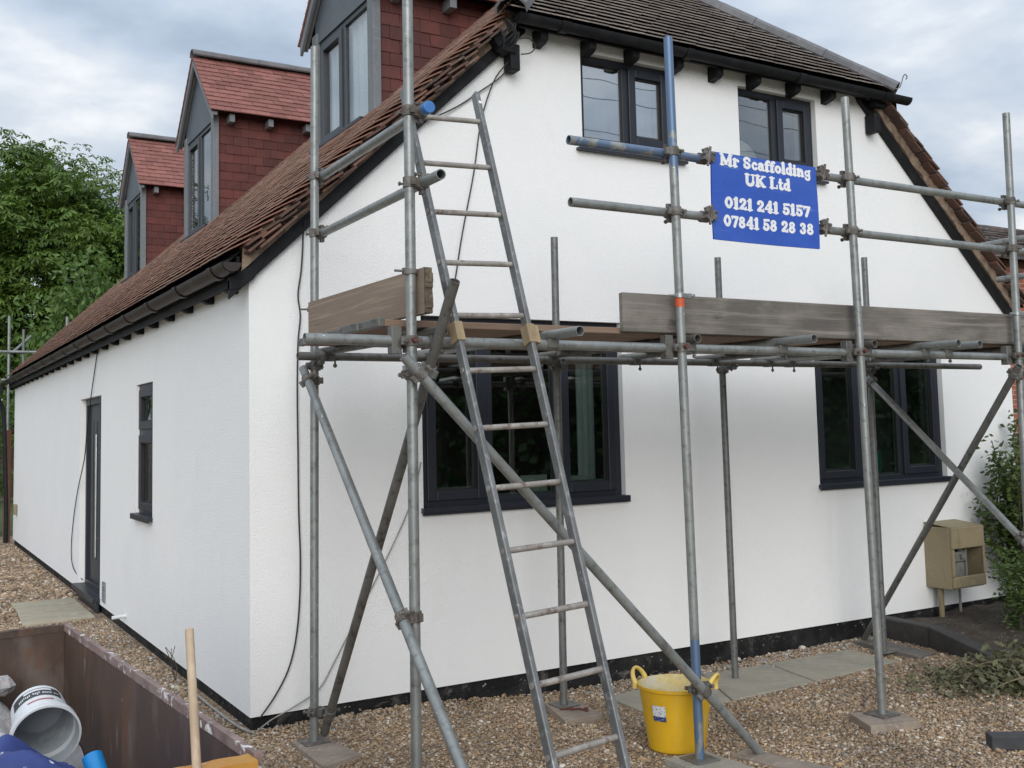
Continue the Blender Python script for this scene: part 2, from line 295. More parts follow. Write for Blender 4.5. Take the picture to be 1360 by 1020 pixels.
class MB:
    def __init__(s): s.v = []; s.f = []; s.mi = []
    def add(s, vs, fs, mi=0):
        b = len(s.v); s.v += [tuple(v) for v in vs]
        for f in fs: s.f.append(tuple(i + b for i in f)); s.mi.append(mi)
        return s
    def box(s, c, sz, R=None, mi=0, bev=0.0):
        c = Vector(c); hx, hy, hz = sz[0] / 2, sz[1] / 2, sz[2] / 2
        vs = [Vector((x * hx, y * hy, z * hz)) for x in (-1, 1) for y in (-1, 1) for z in (-1, 1)]
        if R is not None: vs = [R @ v for v in vs]
        return s.add([v + c for v in vs], [(0, 1, 3, 2), (4, 6, 7, 5), (0, 4, 5, 1), (2, 3, 7, 6), (0, 2, 6, 4), (1, 5, 7, 3)], mi)
    def bx(s, x0, x1, y0, y1, z0, z1, mi=0):
        return s.box(((x0 + x1) / 2, (y0 + y1) / 2, (z0 + z1) / 2), (abs(x1 - x0), abs(y1 - y0), abs(z1 - z0)), None, mi)
    def ring(s, c, ax, r, n, ref=None):
        ax = Vector(ax).normalized()
        u = ax.orthogonal().normalized() if ref is None else (Vector(ref) - ax * Vector(ref).dot(ax)).normalized()
        w = ax.cross(u)
        return [Vector(c) + (u * cos(2 * pi * i / n) + w * sin(2 * pi * i / n)) * r for i in range(n)]
    def tube(s, a, b, r, n=14, hollow=0.0, r2=None, mi=0):
        a = Vector(a); b = Vector(b); ax = b - a; r2 = r if r2 is None else r2
        A = s.ring(a, ax, r, n); B = s.ring(b, ax, r2, n)
        fs = [(i, (i + 1) % n, n + (i + 1) % n, n + i) for i in range(n)]
        if not hollow:
            return s.add(A + B, fs + [tuple(reversed(range(n))), tuple(range(n, 2 * n))], mi)
        A2 = s.ring(a, ax, r - hollow, n); B2 = s.ring(b, ax, r2 - hollow, n)
        k = 2 * n
        fs += [(k + i, k + n + i, k + n + (i + 1) % n, k + (i + 1) % n) for i in range(n)]
        fs += [(i, k + i, k + (i + 1) % n, (i + 1) % n) for i in range(n)]
        fs += [(n + i, n + (i + 1) % n, k + n + (i + 1) % n, k + n + i) for i in range(n)]
        return s.add(A + B + A2 + B2, fs, mi)
    def path(s, pts, r, n=6, mi=0, sub=4):
        P = [Vector(p) for p in pts]
        if sub > 1 and len(P) > 2:
            Q = []
            for i in range(len(P) - 1):
                p0 = P[max(i - 1, 0)]; p1 = P[i]; p2 = P[i + 1]; p3 = P[min(i + 2, len(P) - 1)]
                for k in range(sub):
                    t = k / sub
                    Q.append(.5 * ((2 * p1) + (p2 - p0) * t + (2 * p0 - 5 * p1 + 4 * p2 - p3) * t * t + (3 * p1 - p0 - 3 * p2 + p3) * t ** 3))
            Q.append(P[-1]); P = Q
        vs = []; fs = []
        ref = None
        for i, p in enumerate(P):
            d = (P[min(i + 1, len(P) - 1)] - P[max(i - 1, 0)])
            if d.length < 1e-9: d = Vector((0, 0, 1))
            d.normalize()
            if ref is None: ref = d.orthogonal().normalized()
            ref = (ref - d * ref.dot(d))
            ref = ref.normalized() if ref.length > 1e-6 else d.orthogonal().normalized()
            rr = r if not callable(r) else r(i / (len(P) - 1))
            vs += s.ring(p, d, rr, n, ref)
        for i in range(len(P) - 1):
            for k in range(n):
                fs.append((i * n + k, i * n + (k + 1) % n, (i + 1) * n + (k + 1) % n, (i + 1) * n + k))
        fs.append(tuple(reversed(range(n)))); fs.append(tuple(range((len(P) - 1) * n, len(P) * n)))
        return s.add(vs, fs, mi)
    def prism(s, poly, vec, mi=0):
        n = len(poly); P = [Vector(p) for p in poly]; v = Vector(vec)
        return s.add(P + [p + v for p in P], [tuple(reversed(range(n))), tuple(range(n, 2 * n))] + [(i, (i + 1) % n, n + (i + 1) % n, n + i) for i in range(n)], mi)
    def lathe(s, prof, c, ax=(0, 0, 1), n=40, mi=0, ref=None, closed=False):
        c = Vector(c); ax = Vector(ax).normalized(); vs = []; fs = []
        for (r, h) in prof: vs += s.ring(c + ax * h, ax, max(r, 1e-4), n, ref)
        for i in range(len(prof) - 1):
            for k in range(n): fs.append((i * n + k, i * n + (k + 1) % n, (i + 1) * n + (k + 1) % n, (i + 1) * n + k))
        return s.add(vs, fs, mi)
    def build(s, name, m, parent=None, loc=None, smooth=True, bevel=0.0, angle=35):
        me = bpy.data.meshes.new(name)
        base = Vector((0, 0, 0))
        if parent is not None: base = ORG[parent.name]
        elif loc is not None: base = Vector(loc)
        me.from_pydata([tuple(Vector(v) - base) for v in s.v], [], s.f)
        ms = m if isinstance(m, (list, tuple)) else [m]
        for x in ms: me.materials.append(MT[x] if isinstance(x, str) else x)
        if len(ms) > 1:
            me.polygons.foreach_set('material_index', s.mi)
        bm = bmesh.new(); bm.from_mesh(me); bmesh.ops.recalc_face_normals(bm, faces=bm.faces); bm.to_mesh(me); bm.free()
        if smooth:
            me.shade_smooth(); me.set_sharp_from_angle(angle=radians(angle))
        me.update()
        o = bpy.data.objects.new(name, me); COL.objects.link(o)
        if parent is not None: o.parent = parent
        else: o.location = base
        ORG[o.name] = base
        if bevel:
            md = o.modifiers.new('bevel', 'BEVEL'); md.width = bevel; md.segments = 2; md.limit_method = 'ANGLE'; md.angle_limit = radians(40)
        return o

def np_mesh(name, V, F, m, parent=None, base=(0, 0, 0), smooth=False):
    """V (n,3), F (k, c) constant face size"""
    me = bpy.data.meshes.new(name)
    V = np.asarray(V, np.float32) - np.asarray(base, np.float32); F = np.asarray(F, np.int32)
    k, c = F.shape
    me.vertices.add(len(V)); me.vertices.foreach_set('co', V.ravel())
    me.loops.add(k * c); me.loops.foreach_set('vertex_index', F.ravel())
    me.polygons.add(k); me.polygons.foreach_set('loop_start', np.arange(0, k * c, c, dtype=np.int32))
    me.update(calc_edges=True)
    if smooth: me.shade_smooth()
    else: me.shade_flat()
    me.materials.append(MT[m])
    o = bpy.data.objects.new(name, me); COL.objects.link(o)
    if parent is not None: o.parent = parent
    else: o.location = base
    ORG[o.name] = Vector(base)
    return o

def frame_basis(a, b):
    a = Vector(a); b = Vector(b); x = (b - a).normalized()
    y = Vector((0, 0, 1)).cross(x)
    y = y.normalized() if y.length > 1e-4 else Vector((0, 1, 0))
    z = x.cross(y); return Matrix((x, y, z)).transposed()

def wall_mesh(mb, outline, holes, f3, thick, mi_out=0, mi_in=1, mi_rev=0):
    """outline/holes 2-D; f3(u,v,d) -> 3-D with depth d behind the outer face"""
    loops = [[Vector((u, v, 0)) for u, v in outline]] + [[Vector((x0, z0, 0)), Vector((x0, z1, 0)), Vector((x1, z1, 0)), Vector((x1, z0, 0))] for (x0, x1, z0, z1) in holes]
    tris = tessellate_polygon(loops)
    flat = [p for lp in loops for p in lp]
    mb.add([f3(p.x, p.y, 0) for p in flat], tris, mi_out)
    mb.add([f3(p.x, p.y, thick) for p in flat], tris, mi_in)
    for k, lp in enumerate(loops):
        n = len(lp)
        vs = [f3(p.x, p.y, 0) for p in lp] + [f3(p.x, p.y, thick) for p in lp]
        mb.add(vs, [(i, (i + 1) % n, n + (i + 1) % n, n + i) for i in range(n)], mi_rev)

# ------------------------------------------------------------------ ground
g = MB(); g.bx(-140, 160, -140, 220, -1.0, -0.14)
tag(g.build('ground', 'grass', smooth=False), 'flat ground of rough grass reaching the horizon', 'ground', kind='structure')
def sm01(t): t = min(1.0, max(0.0, t)); return t * t * (3 - 2 * t)
def gz(x, y): return -.090 * sm01((x - .8) / 1.6) * sm01((y + 1.6) / 1.1)      # the ground dips towards the front wall
g = MB(); gx = [-6.5, -3, 0] + [.3 * i for i in range(1, 27)] + [9.6]; gy = [-9.5, -5, -3] + [-2.9 + .15 * i for i in range(19)] + [-.05, .1, .3, 6, 15.5]
g.add([(x, y, gz(x, min(y, 0)) if y < .35 else 0) for x in gx for y in gy], [(i * len(gy) + j, (i + 1) * len(gy) + j, (i + 1) * len(gy) + j + 1, i * len(gy) + j + 1) for i in range(len(gx) - 1) for j in range(len(gy) - 1)])
tag(g.build('gravel_drive', 'gravel_base', smooth=False), 'gravel drive around the white house', 'drive', kind='structure')

# pebbles: one loose layer, nobody could count it
def chips():
    pebbles('render_chips', [(2.3, 5.3, -.34, -.03, 900, .009), (.05, 1.3, -.30, -.02, 500, .007), (-.30, -.02, .2, 4.6, 420, .009)], 'chip', 'pale crumbs of stone and render along the foot of the walls')
def pebbles(name='gravel', zones=None, m='pebble', lab='loose brown and white gravel covering the drive'):
    ph = (1 + 5 ** .5) / 2
    ico = np.array([(-1, ph, 0), (1, ph, 0), (-1, -ph, 0), (1, -ph, 0), (0, -1, ph), (0, 1, ph), (0, -1, -ph), (0, 1, -ph), (ph, 0, -1), (ph, 0, 1), (-ph, 0, -1), (-ph, 0, 1)], float)
    ico /= np.linalg.norm(ico[0])
    tri = np.array([(0, 11, 5), (0, 5, 1), (0, 1, 7), (0, 7, 10), (0, 10, 11), (1, 5, 9), (5, 11, 4), (11, 10, 2), (10, 7, 6), (7, 1, 8), (3, 9, 4), (3, 4, 2), (3, 2, 6), (3, 6, 8), (3, 8, 9), (4, 9, 5), (2, 4, 11), (6, 2, 10), (8, 6, 7), (9, 8, 1)])
    zones = zones or [(-.35, 5.6, -3.2, -.02, 4700, .0076), (-1.3, 0, -1.2, 5, 3400, .0088), (-1.9, 0, 5, 13.6, 900, .016)]
    P = []; S = []
    for x0, x1, y0, y1, dn, sz in zones:
        k = int((x1 - x0) * (y1 - y0) * dn)
        P.append(np.stack([RNG.uniform(x0, x1, k), RNG.uniform(y0, y1, k), np.zeros(k)], 1)); S.append(RNG.lognormal(math.log(sz), .33, k))
    P = np.concatenate(P); S = np.concatenate(S)
    keep = ~((P[:, 0] > -.02) & (P[:, 1] > -.02))
    # bare the paving, boards and the bed
    def inside(poly):
        x, y = P[:, 0], P[:, 1]; r = np.zeros(len(P), bool); n = len(poly)
        for i in range(n):
            (xa, ya), (xb, yb) = poly[i], poly[(i + 1) % n]
            c = ((ya > y) != (yb > y)) & (x < (xb - xa) * (y - ya) / (yb - ya + 1e-12) + xa); r ^= c
        return r
    for poly in BARE: keep &= ~(inside(poly) & (RNG.random(len(P)) > .012))
    P = P[keep]; S = S[keep]; k = len(P)
    P[:, 2] = S * .25 + RNG.uniform(0, .006, k)
    # gravel heaped a little against the wall
    P[:, 2] += .02 * np.exp(-np.abs(P[:, 1]) / .10) * (P[:, 0] > 0) + np.array([gz(a_, b_) for a_, b_ in P[:, :2]])
    sc = S[:, None] * np.stack([RNG.uniform(.8, 1.35, k), RNG.uniform(.65, 1.0, k), RNG.uniform(.42, .75, k)], 1)
    a = RNG.uniform(0, 2 * pi, k); tl = RNG.normal(0, .35, k)
    V = ico[None] * (1 + RNG.normal(0, .10, (k, 12, 1))) * sc[:, None, :]
    ct, st = np.cos(tl)[:, None], np.sin(tl)[:, None]
    y = V[..., 1] * ct - V[..., 2] * st; z = V[..., 1] * st + V[..., 2] * ct; V[..., 1] = y; V[..., 2] = z
    ca, sa = np.cos(a)[:, None], np.sin(a)[:, None]
    x = V[..., 0] * ca - V[..., 1] * sa; y = V[..., 0] * sa + V[..., 1] * ca; V[..., 0] = x; V[..., 1] = y
    V += P[:, None, :]
    F = (tri[None] + (np.arange(k) * 12)[:, None, None]).reshape(-1, 3)
    o = np_mesh(name, V.reshape(-1, 3), F, m, smooth=True)
    tag(o, lab, 'gravel', kind='stuff')
SLABS = [[(2.36, -.30), (2.27, -.84), (2.86, -.99), (3.28, -.20)], [(3.292, -.20), (2.872, -.99), (3.68, -.93), (3.90, -.24)], [(3.912, -.24), (3.692, -.93), (4.66, -.82), (4.76, -.26)]]
BARE = list(SLABS)
BARE += [[(5.40, -.01), (5.36, -.55), (4.86, -1.40), (4.64, -1.75), (7.6, -2.6), (7.6, 0)],
         [(-.70, 6.35), (-.02, 6.35), (-.02, 4.85), (-.74, 4.80)]]

# ------------------------------------------------------------------ house
EX0 = Vector((0, 0, 0))
WID, DEP = 7.47, 13.8
Z0, K = 2.98, .95                     # left roof slope: z = Z0 + K x at tile surface
PIT = math.atan(K)
XR = WID / 2
def hipz(y): return 4.690 + .840 * (y + .20)
house = thing('house', 'white rendered house with brown tiled roof and three red dormers', 'house', (0, 0, 0))

DORM = [(1.115, 2.42), (5.82, 7.17), (9.86, 11.12)]
DX = 1.30
W1 = (1.150, 2.795, 1.235, 2.52); W2 = (4.800, 6.440, 1.215, 2.52)
U1 = (2.498, 3.392, 3.865, 4.547); U2 = (4.060, 4.952, 3.865, 4.524)
LW = (2.715, 3.396, 1.09, 2.215); LD = (5.17, 6.535, .15, 2.20)

mb = MB()
outl = [(0, .088), (0, 2.69), (.10, 2.79), (1.95, 4.56), (2.05, 4.66), (WID - 2.05, 4.66), (WID - 1.95, 4.56), (WID, 2.70), (WID, .075), (5.2, .078), (3, .085)]
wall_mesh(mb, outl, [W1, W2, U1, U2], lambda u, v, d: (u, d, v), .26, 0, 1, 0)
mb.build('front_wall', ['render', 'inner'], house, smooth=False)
mb = MB()
ol = [(.2605, .088), (DEP, .092), (DEP, 2.70), (.2605, 2.69)]
wall_mesh(mb, ol, [LW, LD], lambda u, v, d: (d, u, v), .26, 0, 1, 0)
# far gable and right-hand wall
mb.bx(WID - .26, WID, .262, DEP, .08, 2.69, 0)
mb.prism([(.262, DEP - .26, .09), (WID - .262, DEP - .26, .09), (WID - .262, DEP - .26, 2.75), (XR, DEP - .26, 6.2), (.262, DEP - .26, 2.75)], (0, .255, 0), 0)
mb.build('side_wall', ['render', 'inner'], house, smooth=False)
mb = MB()
mb.bx(.022, WID - .022, .022, .22, -.2, .10); mb.bx(.022, .22, .222, DEP - .02, -.2, .10)
# rough brick edges of the plinth
for i in range(0):
    x = random.uniform(.05, 7.2); mb.box((x, .018, random.uniform(.0, .06)), (random.uniform(.08, .24), .012, random.uniform(.02, .05)))
mb.build('plinth', 'bitumen', house, smooth=False, bevel=.004)
mb = MB()
mb.bx(.27, WID - .27, .27, DEP - .27, -.05, .12); mb.bx(.27, WID - .27, .27, DEP - .27, 2.60, 2.70)
mb.bx(.27, WID - .27, 3.9, 4.0, .121, 2.599); mb.bx(3.65, 3.75, .28, 3.89, .121, 2.599)
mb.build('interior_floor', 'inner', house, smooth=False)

def tiles(name, O, u, v, ulen, vlen, keep, m, parent, gauge=.1, width=.165, thick=.013, lift=.030, jit=.003, low=.004, length=None, edge=None):
    O = np.array(O, float); u = np.array(u, float); u /= np.linalg.norm(u); v = np.array(v, float); v /= np.linalg.norm(v)
    nrm = np.cross(u, v)
    if nrm[2] < -1e-6: nrm = -nrm
    return tiles_n(name, O, u, v, nrm, ulen, vlen, keep, m, parent, gauge, width, thick, lift, jit, low, length, edge)
def tiles_n(name, O, u, v, nrm, ulen, vlen, keep, m, parent, gauge=.1, width=.165, thick=.013, lift=.030, jit=.003, low=.004, length=None, edge=None):
    O = np.array(O, float); u = np.array(u, float); v = np.array(v, float); nrm = np.array(nrm, float)
    length = length or gauge * 1.75
    V = []; F = []
    q = np.array([(0, 1, 3, 2), (4, 6, 7, 5), (0, 4, 5, 1), (2, 3, 7, 6), (0, 2, 6, 4), (1, 5, 7, 3)])
    rows = int(math.ceil(vlen / gauge)); b = 0
    for r in range(rows):
        vv = r * gauge
        off = (r % 2) * width / 2
        cols = int(ulen / width) + 2
        for c in range(cols):
            ua = max(0.0, c * width - off); ub = min(ulen, (c + 1) * width - off - .004)
            if ub - ua < .03: continue
            uc = (ua + ub) / 2
            vt = min(vlen, vv + length)
            if keep is not None and not keep(uc, vv + gauge * .5): continue
            j1 = random.gauss(0, jit); j2 = random.gauss(0, jit * .7); jv = random.gauss(0, jit * 1.2)
            for x, jj in ((ua, -j2), (ub, j2)):
                for (y, h) in ((vv + jv, lift + j1 + jj), (vt, low)):
                    for t in (0, thick):
                        V.append(O + u * x + v * y + nrm * (h + t - thick))
            F.append(q + b); b += 8
    if not F: return None
    o = np_mesh(name, np.array(V), np.concatenate(F), m, parent, base=tuple(ORG[parent.name]) if parent else (0, 0, 0))
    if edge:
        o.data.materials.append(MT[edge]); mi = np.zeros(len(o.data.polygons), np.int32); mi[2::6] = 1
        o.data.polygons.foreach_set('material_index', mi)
    return o

# main roof: decks with openings under the dormers, then individual tiles
EAVX = -.13
SL = sqrt(1 + K * K)
def lz(x): return Z0 + K * x
roof = MB()
def lslope(u, v, d): return (v, u, lz(v) - .045 - d)
wall_mesh(roof, [(-.02, EAVX), (DEP + .1, EAVX), (DEP + .1, XR), (1.88, XR), (-.02, 1.72)], [(a + .1, b - .1, DX + .1, 2.9) for a, b in DORM], lambda u, v, d: lslope(u, v, d), .02, 0, 0, 0)
roof.add([(WID - EAVX, -.1, lz(EAVX) - .045), (WID - EAVX, DEP + .1, lz(EAVX) - .045), (XR, DEP + .1, lz(XR) - .045), (XR, 1.88, lz(XR) - .045), (WID - 1.70, -.1, lz(1.7) - .045)], [(0, 1, 2, 3, 4)])
roof.add([(1.72, -.20, hipz(-.20) - .045), (WID - 1.72, -.20, hipz(-.20) - .045), (XR, 1.9, hipz(1.9) - .04)], [(0, 1, 2)])
rf = roof.build('roof', 'black', house, smooth=False)
vdir = (1 / SL, 0, K / SL)
def keepL(u, v):
    x = EAVX + v / SL; y = -.12 + u
    if lz(x) > hipz(y) + .05: return False
    for a, b in DORM:
        if a + .06 < y < b - .06 and x > DX + .02: 
            return False
    return True
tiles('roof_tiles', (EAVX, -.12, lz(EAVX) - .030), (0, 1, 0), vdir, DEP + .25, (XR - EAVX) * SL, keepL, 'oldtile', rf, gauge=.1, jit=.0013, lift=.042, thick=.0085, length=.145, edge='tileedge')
def keepR(u, v):
    x = EAVX + v / SL; y = -.12 + u
    return lz(x) <= hipz(y) + .05
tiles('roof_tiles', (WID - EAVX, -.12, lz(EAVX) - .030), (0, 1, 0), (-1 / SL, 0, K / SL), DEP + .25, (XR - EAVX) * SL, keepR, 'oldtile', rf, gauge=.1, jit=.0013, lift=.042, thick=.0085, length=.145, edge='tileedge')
HSL = sqrt(1 + .84 ** 2)
def keepH(u, v):
    x = 1.60 + u; y = -.225 + v / HSL
    z = hipz(y); return z <= lz(x) + .06 and z <= lz(WID - x) + .06
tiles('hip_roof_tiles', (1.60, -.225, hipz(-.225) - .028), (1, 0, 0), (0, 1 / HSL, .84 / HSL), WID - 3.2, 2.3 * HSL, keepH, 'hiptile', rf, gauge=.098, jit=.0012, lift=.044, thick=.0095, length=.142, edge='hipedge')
# hip and ridge caps
caps = MB()
def cap_line(a, b, r, n, seg, flat=.75):
    a = Vector(a); b = Vector(b); L_ = (b - a).length; k = max(1, round(L_ / seg)); d = (b - a) / k
    for i in range(k):
        p = a + d * i; q = a + d * (i + 1) - d.normalized() * .003
        side = d.cross(Vector((0, 0, 1))).normalized(); up = side.cross(d).normalized()
        ra = r * (1.04 if i % 2 == 0 else 1.0)
        prof = [(-1, -.35), (-.92, .08), (-.62, .36), (0, .52), (.62, .36), (.92, .08), (1, -.35)]
        vs = []
        for pt in (p, q):
            vs += [pt + side * (x * ra) + up * (z * ra) for x, z in prof]
            vs += [pt + side * (x * (ra - .014)) + up * (z * ra - .014) for x, z in prof]
        m_ = len(prof); fs = []
        for k2 in range(m_ - 1):
            fs += [(k2, k2 + 1, 2 * m_ + k2 + 1, 2 * m_ + k2), (m_ + k2, 3 * m_ + k2, 3 * m_ + k2 + 1, m_ + k2 + 1), (k2, m_ + k2, m_ + k2 + 1, k2 + 1), (2 * m_ + k2, 2 * m_ + k2 + 1, 3 * m_ + k2 + 1, 3 * m_ + k2)]
        fs += [(0, 2 * m_, 3 * m_, m_), (m_ - 1, 2 * m_ - 1, 4 * m_ - 1, 3 * m_ - 1)]
        caps.add(vs, fs)
ya = -.25
def hip_pt(y, side):
    x = (hipz(y) - Z0) / K
    return (x if side < 0 else WID - x, y, hipz(y) + .02)
yb = (lz(XR) - 4.690) / .840 - .20
cap_line(hip_pt(ya, 1), hip_pt(yb, 1), .115, 7, .36); cap_line(hip_pt(ya, -1), hip_pt(yb, -1), .115, 7, .36)
cap_line((XR, yb, lz(XR) + .02), (XR, DEP + .1, lz(XR) + .02), .115, 7, .45)
caps.build('ridge_tiles', 'lead', rf)
sc = MB(); c0 = Vector(hip_pt(ya, 1)) + Vector((.0, -.03, .0))
pts = [c0, c0 + Vector((.02, -.01, .05)), c0 + Vector((.035, -.015, .10))]
for k in range(9):
    a = pi - k * pi * 1.45 / 8; pts.append(c0 + Vector((.062, -.02, .10)) + Vector((cos(a) * .027, 0, sin(a) * .027)) * (1 - k * .05))
sc.path(pts, .005, 6, sub=2); sc.build('hip_iron', 'galvdark', rf)

# verge boards, mortar and eaves of the front gable
def verge(s):
    X = lambda x: x if s < 0 else WID - x
    b = MB(); m_ = MB()
    x0, x1 = -.13, 2.0
    lo = lambda x: 2.69 + K * x; 
    b.prism([(X(x0), -.045, lo(x0) - .0), (X(x1), -.045, lo(x1)), (X(x1), -.045, lo(x1) + .118), (X(x0), -.045, lo(x0) + .118)], (0, .043, 0))
    if s < 0: b.prism([(X(-.13), -.05, 2.62), (X(-.06), -.05, 2.635), (X(.02), -.05, 2.70), (X(.10), -.05, 2.84), (X(-.13), -.05, 2.70)], (0, .047, 0))
    else: b.prism([(X(-.20), -.05, 2.56), (X(-.02), -.05, 2.66), (X(.06), -.05, 2.80), (X(-.20), -.05, 2.68)], (0, .047, 0))
    n = 46; x0 = -.06
    pl = [(X(x0 + (x1 - x0) * i / n), -.062 + random.uniform(-.012, .012), lo(x0 + (x1 - x0) * i / n) + .106) for i in range(n + 1)]
    pu = [(X(x0 + (x1 - x0) * i / n), -.085 + random.uniform(-.012, .012), lo(x0 + (x1 - x0) * i / n) + .106 + .168 + random.uniform(-.016, .010)) for i in range(n + 1)]
    k = n + 1
    vs = pl + pu + [(p[0], .05, p[2]) for p in pl] + [(p[0], .05, p[2]) for p in pu]
    fs = []
    for i in range(n):
        fs += [(i, i + 1, k + i + 1, k + i), (k + i, k + i + 1, 3 * k + i + 1, 3 * k + i), (i, 2 * k + i, 2 * k + i + 1, i + 1)]
    m_.add(vs, fs)
    b.build('bargeboard', 'black', house, bevel=.004)
    m_.build('verge_mortar', 'mortar', house)
    # undercloak tiles poking out, uneven
    t = MB()
    i = 0; x = x0 + .06
    while x < x1 - (.24 if s < 0 else .16):
        for dz in ((.150, .198, .240) if s < 0 else (.205, .243)):
            sz = random.uniform(.12, .19)
            R = Matrix.Rotation((-PIT if s < 0 else PIT) + (random.uniform(.03, .15) if s < 0 else -random.uniform(.08, .16)), 3, 'Y')
            if dz < .16 and random.random() < .35: continue
            t.box((X(x), -.085 + random.uniform(-.022, .016), lo(x) + dz + random.uniform(-.010, .008)), (sz, .16, .014), R)
        x += random.uniform(.085, .115)
    t.build('verge_tiles', 'vergetile', house, smooth=False)
verge(-1); verge(1)

# gutters
def gutter(a, b, outdir, r, m, joints, name, ztilt=0):
    a = Vector(a); b = Vector(b); d = (b - a).normalized(); o = Vector(outdir); up = Vector((0, 0, 1))
    g = MB(); n = 10
    def half(p, rr, th=.004):
        oo = [p + o * (cos(t) * rr) - up * (sin(t) * rr) for t in [pi * i / n for i in range(n + 1)]]
        ii = [p + o * (cos(t) * (rr - th)) - up * (sin(t) * (rr - th)) for t in [pi * i / n for i in range(n + 1)]]
        return oo + ii
    def seg(p, q, rr):
        k = n + 1; vs = half(p, rr) + half(q, rr); fs = []
        for i in range(n):
            fs += [(i, i + 1, 2 * k + i + 1, 2 * k + i), (k + i, 3 * k + i, 3 * k + i + 1, k + i + 1), (i, k + i, k + i + 1, i + 1), (2 * k + i, 2 * k + i + 1, 3 * k + i + 1, 3 * k + i)]
        fs += [(0, 2 * k, 3 * k, k), (n, k + n, 3 * k + n, 2 * k + n)]
        g.add(vs, fs)
    seg(a, b, r)
    for t in joints: 
        p = a + d * t; seg(p, p + d * .07, r + .010)
    for p in (a, b):
        rr = half(p, r)[:n + 1]; g.add(rr + [x + d * .004 for x in rr], [tuple(range(n + 1)), tuple(reversed(range(n + 1, 2 * n + 2)))])
    return g.build(name, m, house)
gutter((-.148, -.16, 2.772), (-.148, DEP + .12, 2.772), (-1, 0, 0), .060, 'gutter', [i * .92 + .25 for i in range(15)], 'side_gutter')
gutter((1.84, -.185, 4.645), (5.93, -.185, 4.622), (0, -1, 0), .056, 'black', [.35, 1.5, 2.7, 3.75], 'front_gutter')
mb = MB(); mb.bx(-.085, -.068, -.04, DEP + .1, 2.66, 2.83); mb.bx(-.067, -.002, .002, DEP, 2.695, 2.715)
mb.build('side_fascia', 'black', house, smooth=False)
mb = MB(); mb.bx(1.90, WID - 1.90, -.128, -.110, 4.585, 4.70); mb.bx(1.95, WID - 1.95, -.109, -.002, 4.632, 4.645)
mb.bx(WID - 1.90, WID - 1.62, -.13, -.05, 4.53, 4.66)
mb.build('front_fascia', 'black', house, smooth=False)
for i in range(24):
    y = .22 + i * .57
    b = MB(); b.prism([(-.0, y, 2.70), (-.082, y, 2.70), (-.082, y, 2.655), (-.04, y, 2.635), (0, y, 2.64)], (0, .06, 0)); b.build('rafter_end', 'black', house, smooth=False)
for i, x in enumerate((2.08, 2.50, 2.90, 3.33, 3.74, 4.15, 4.60, 5.02)):
    b = MB(); b.prism([(x, -.002, 4.62), (x, -.125, 4.62), (x, -.125, 4.535), (x, -.09, 4.515), (x, -.002, 4.50)], (.062, 0, 0)); b.build('rafter_end', 'black', house, smooth=False)
# black purlin ends either side below the hip
b = MB(); b.box((1.80, -.065, 4.425), (.15, .12, .075), Matrix.Rotation(.12, 3, 'Y')); b.box((1.868, -.062, 4.365), (.078, .105, .19)); b.box((1.725, -.085, 4.47), (.085, .11, .11), Matrix.Rotation(-.6, 3, 'Y'))
b.build('purlin_end', 'black', house, bevel=.008)
b = MB(); b.box((5.60, -.065, 4.385), (.075, .11, .17)); b.build('purlin_end', 'black', house, bevel=.008)
b = MB()
for k in range(7):
    c = Vector((1.77 + random.uniform(-.05, .08), -.16 + random.uniform(-.03, .02), 4.50 + random.uniform(-.04, .04)))
    b.path([c, c + Vector((random.uniform(-.06, .06), -.02, .05)), c + Vector((random.uniform(-.06, .06), -.03, -.03)), c + Vector((random.uniform(-.05, .05), 0, -.09))], .006, 5)
b.build('cable_knot', 'cable', house)

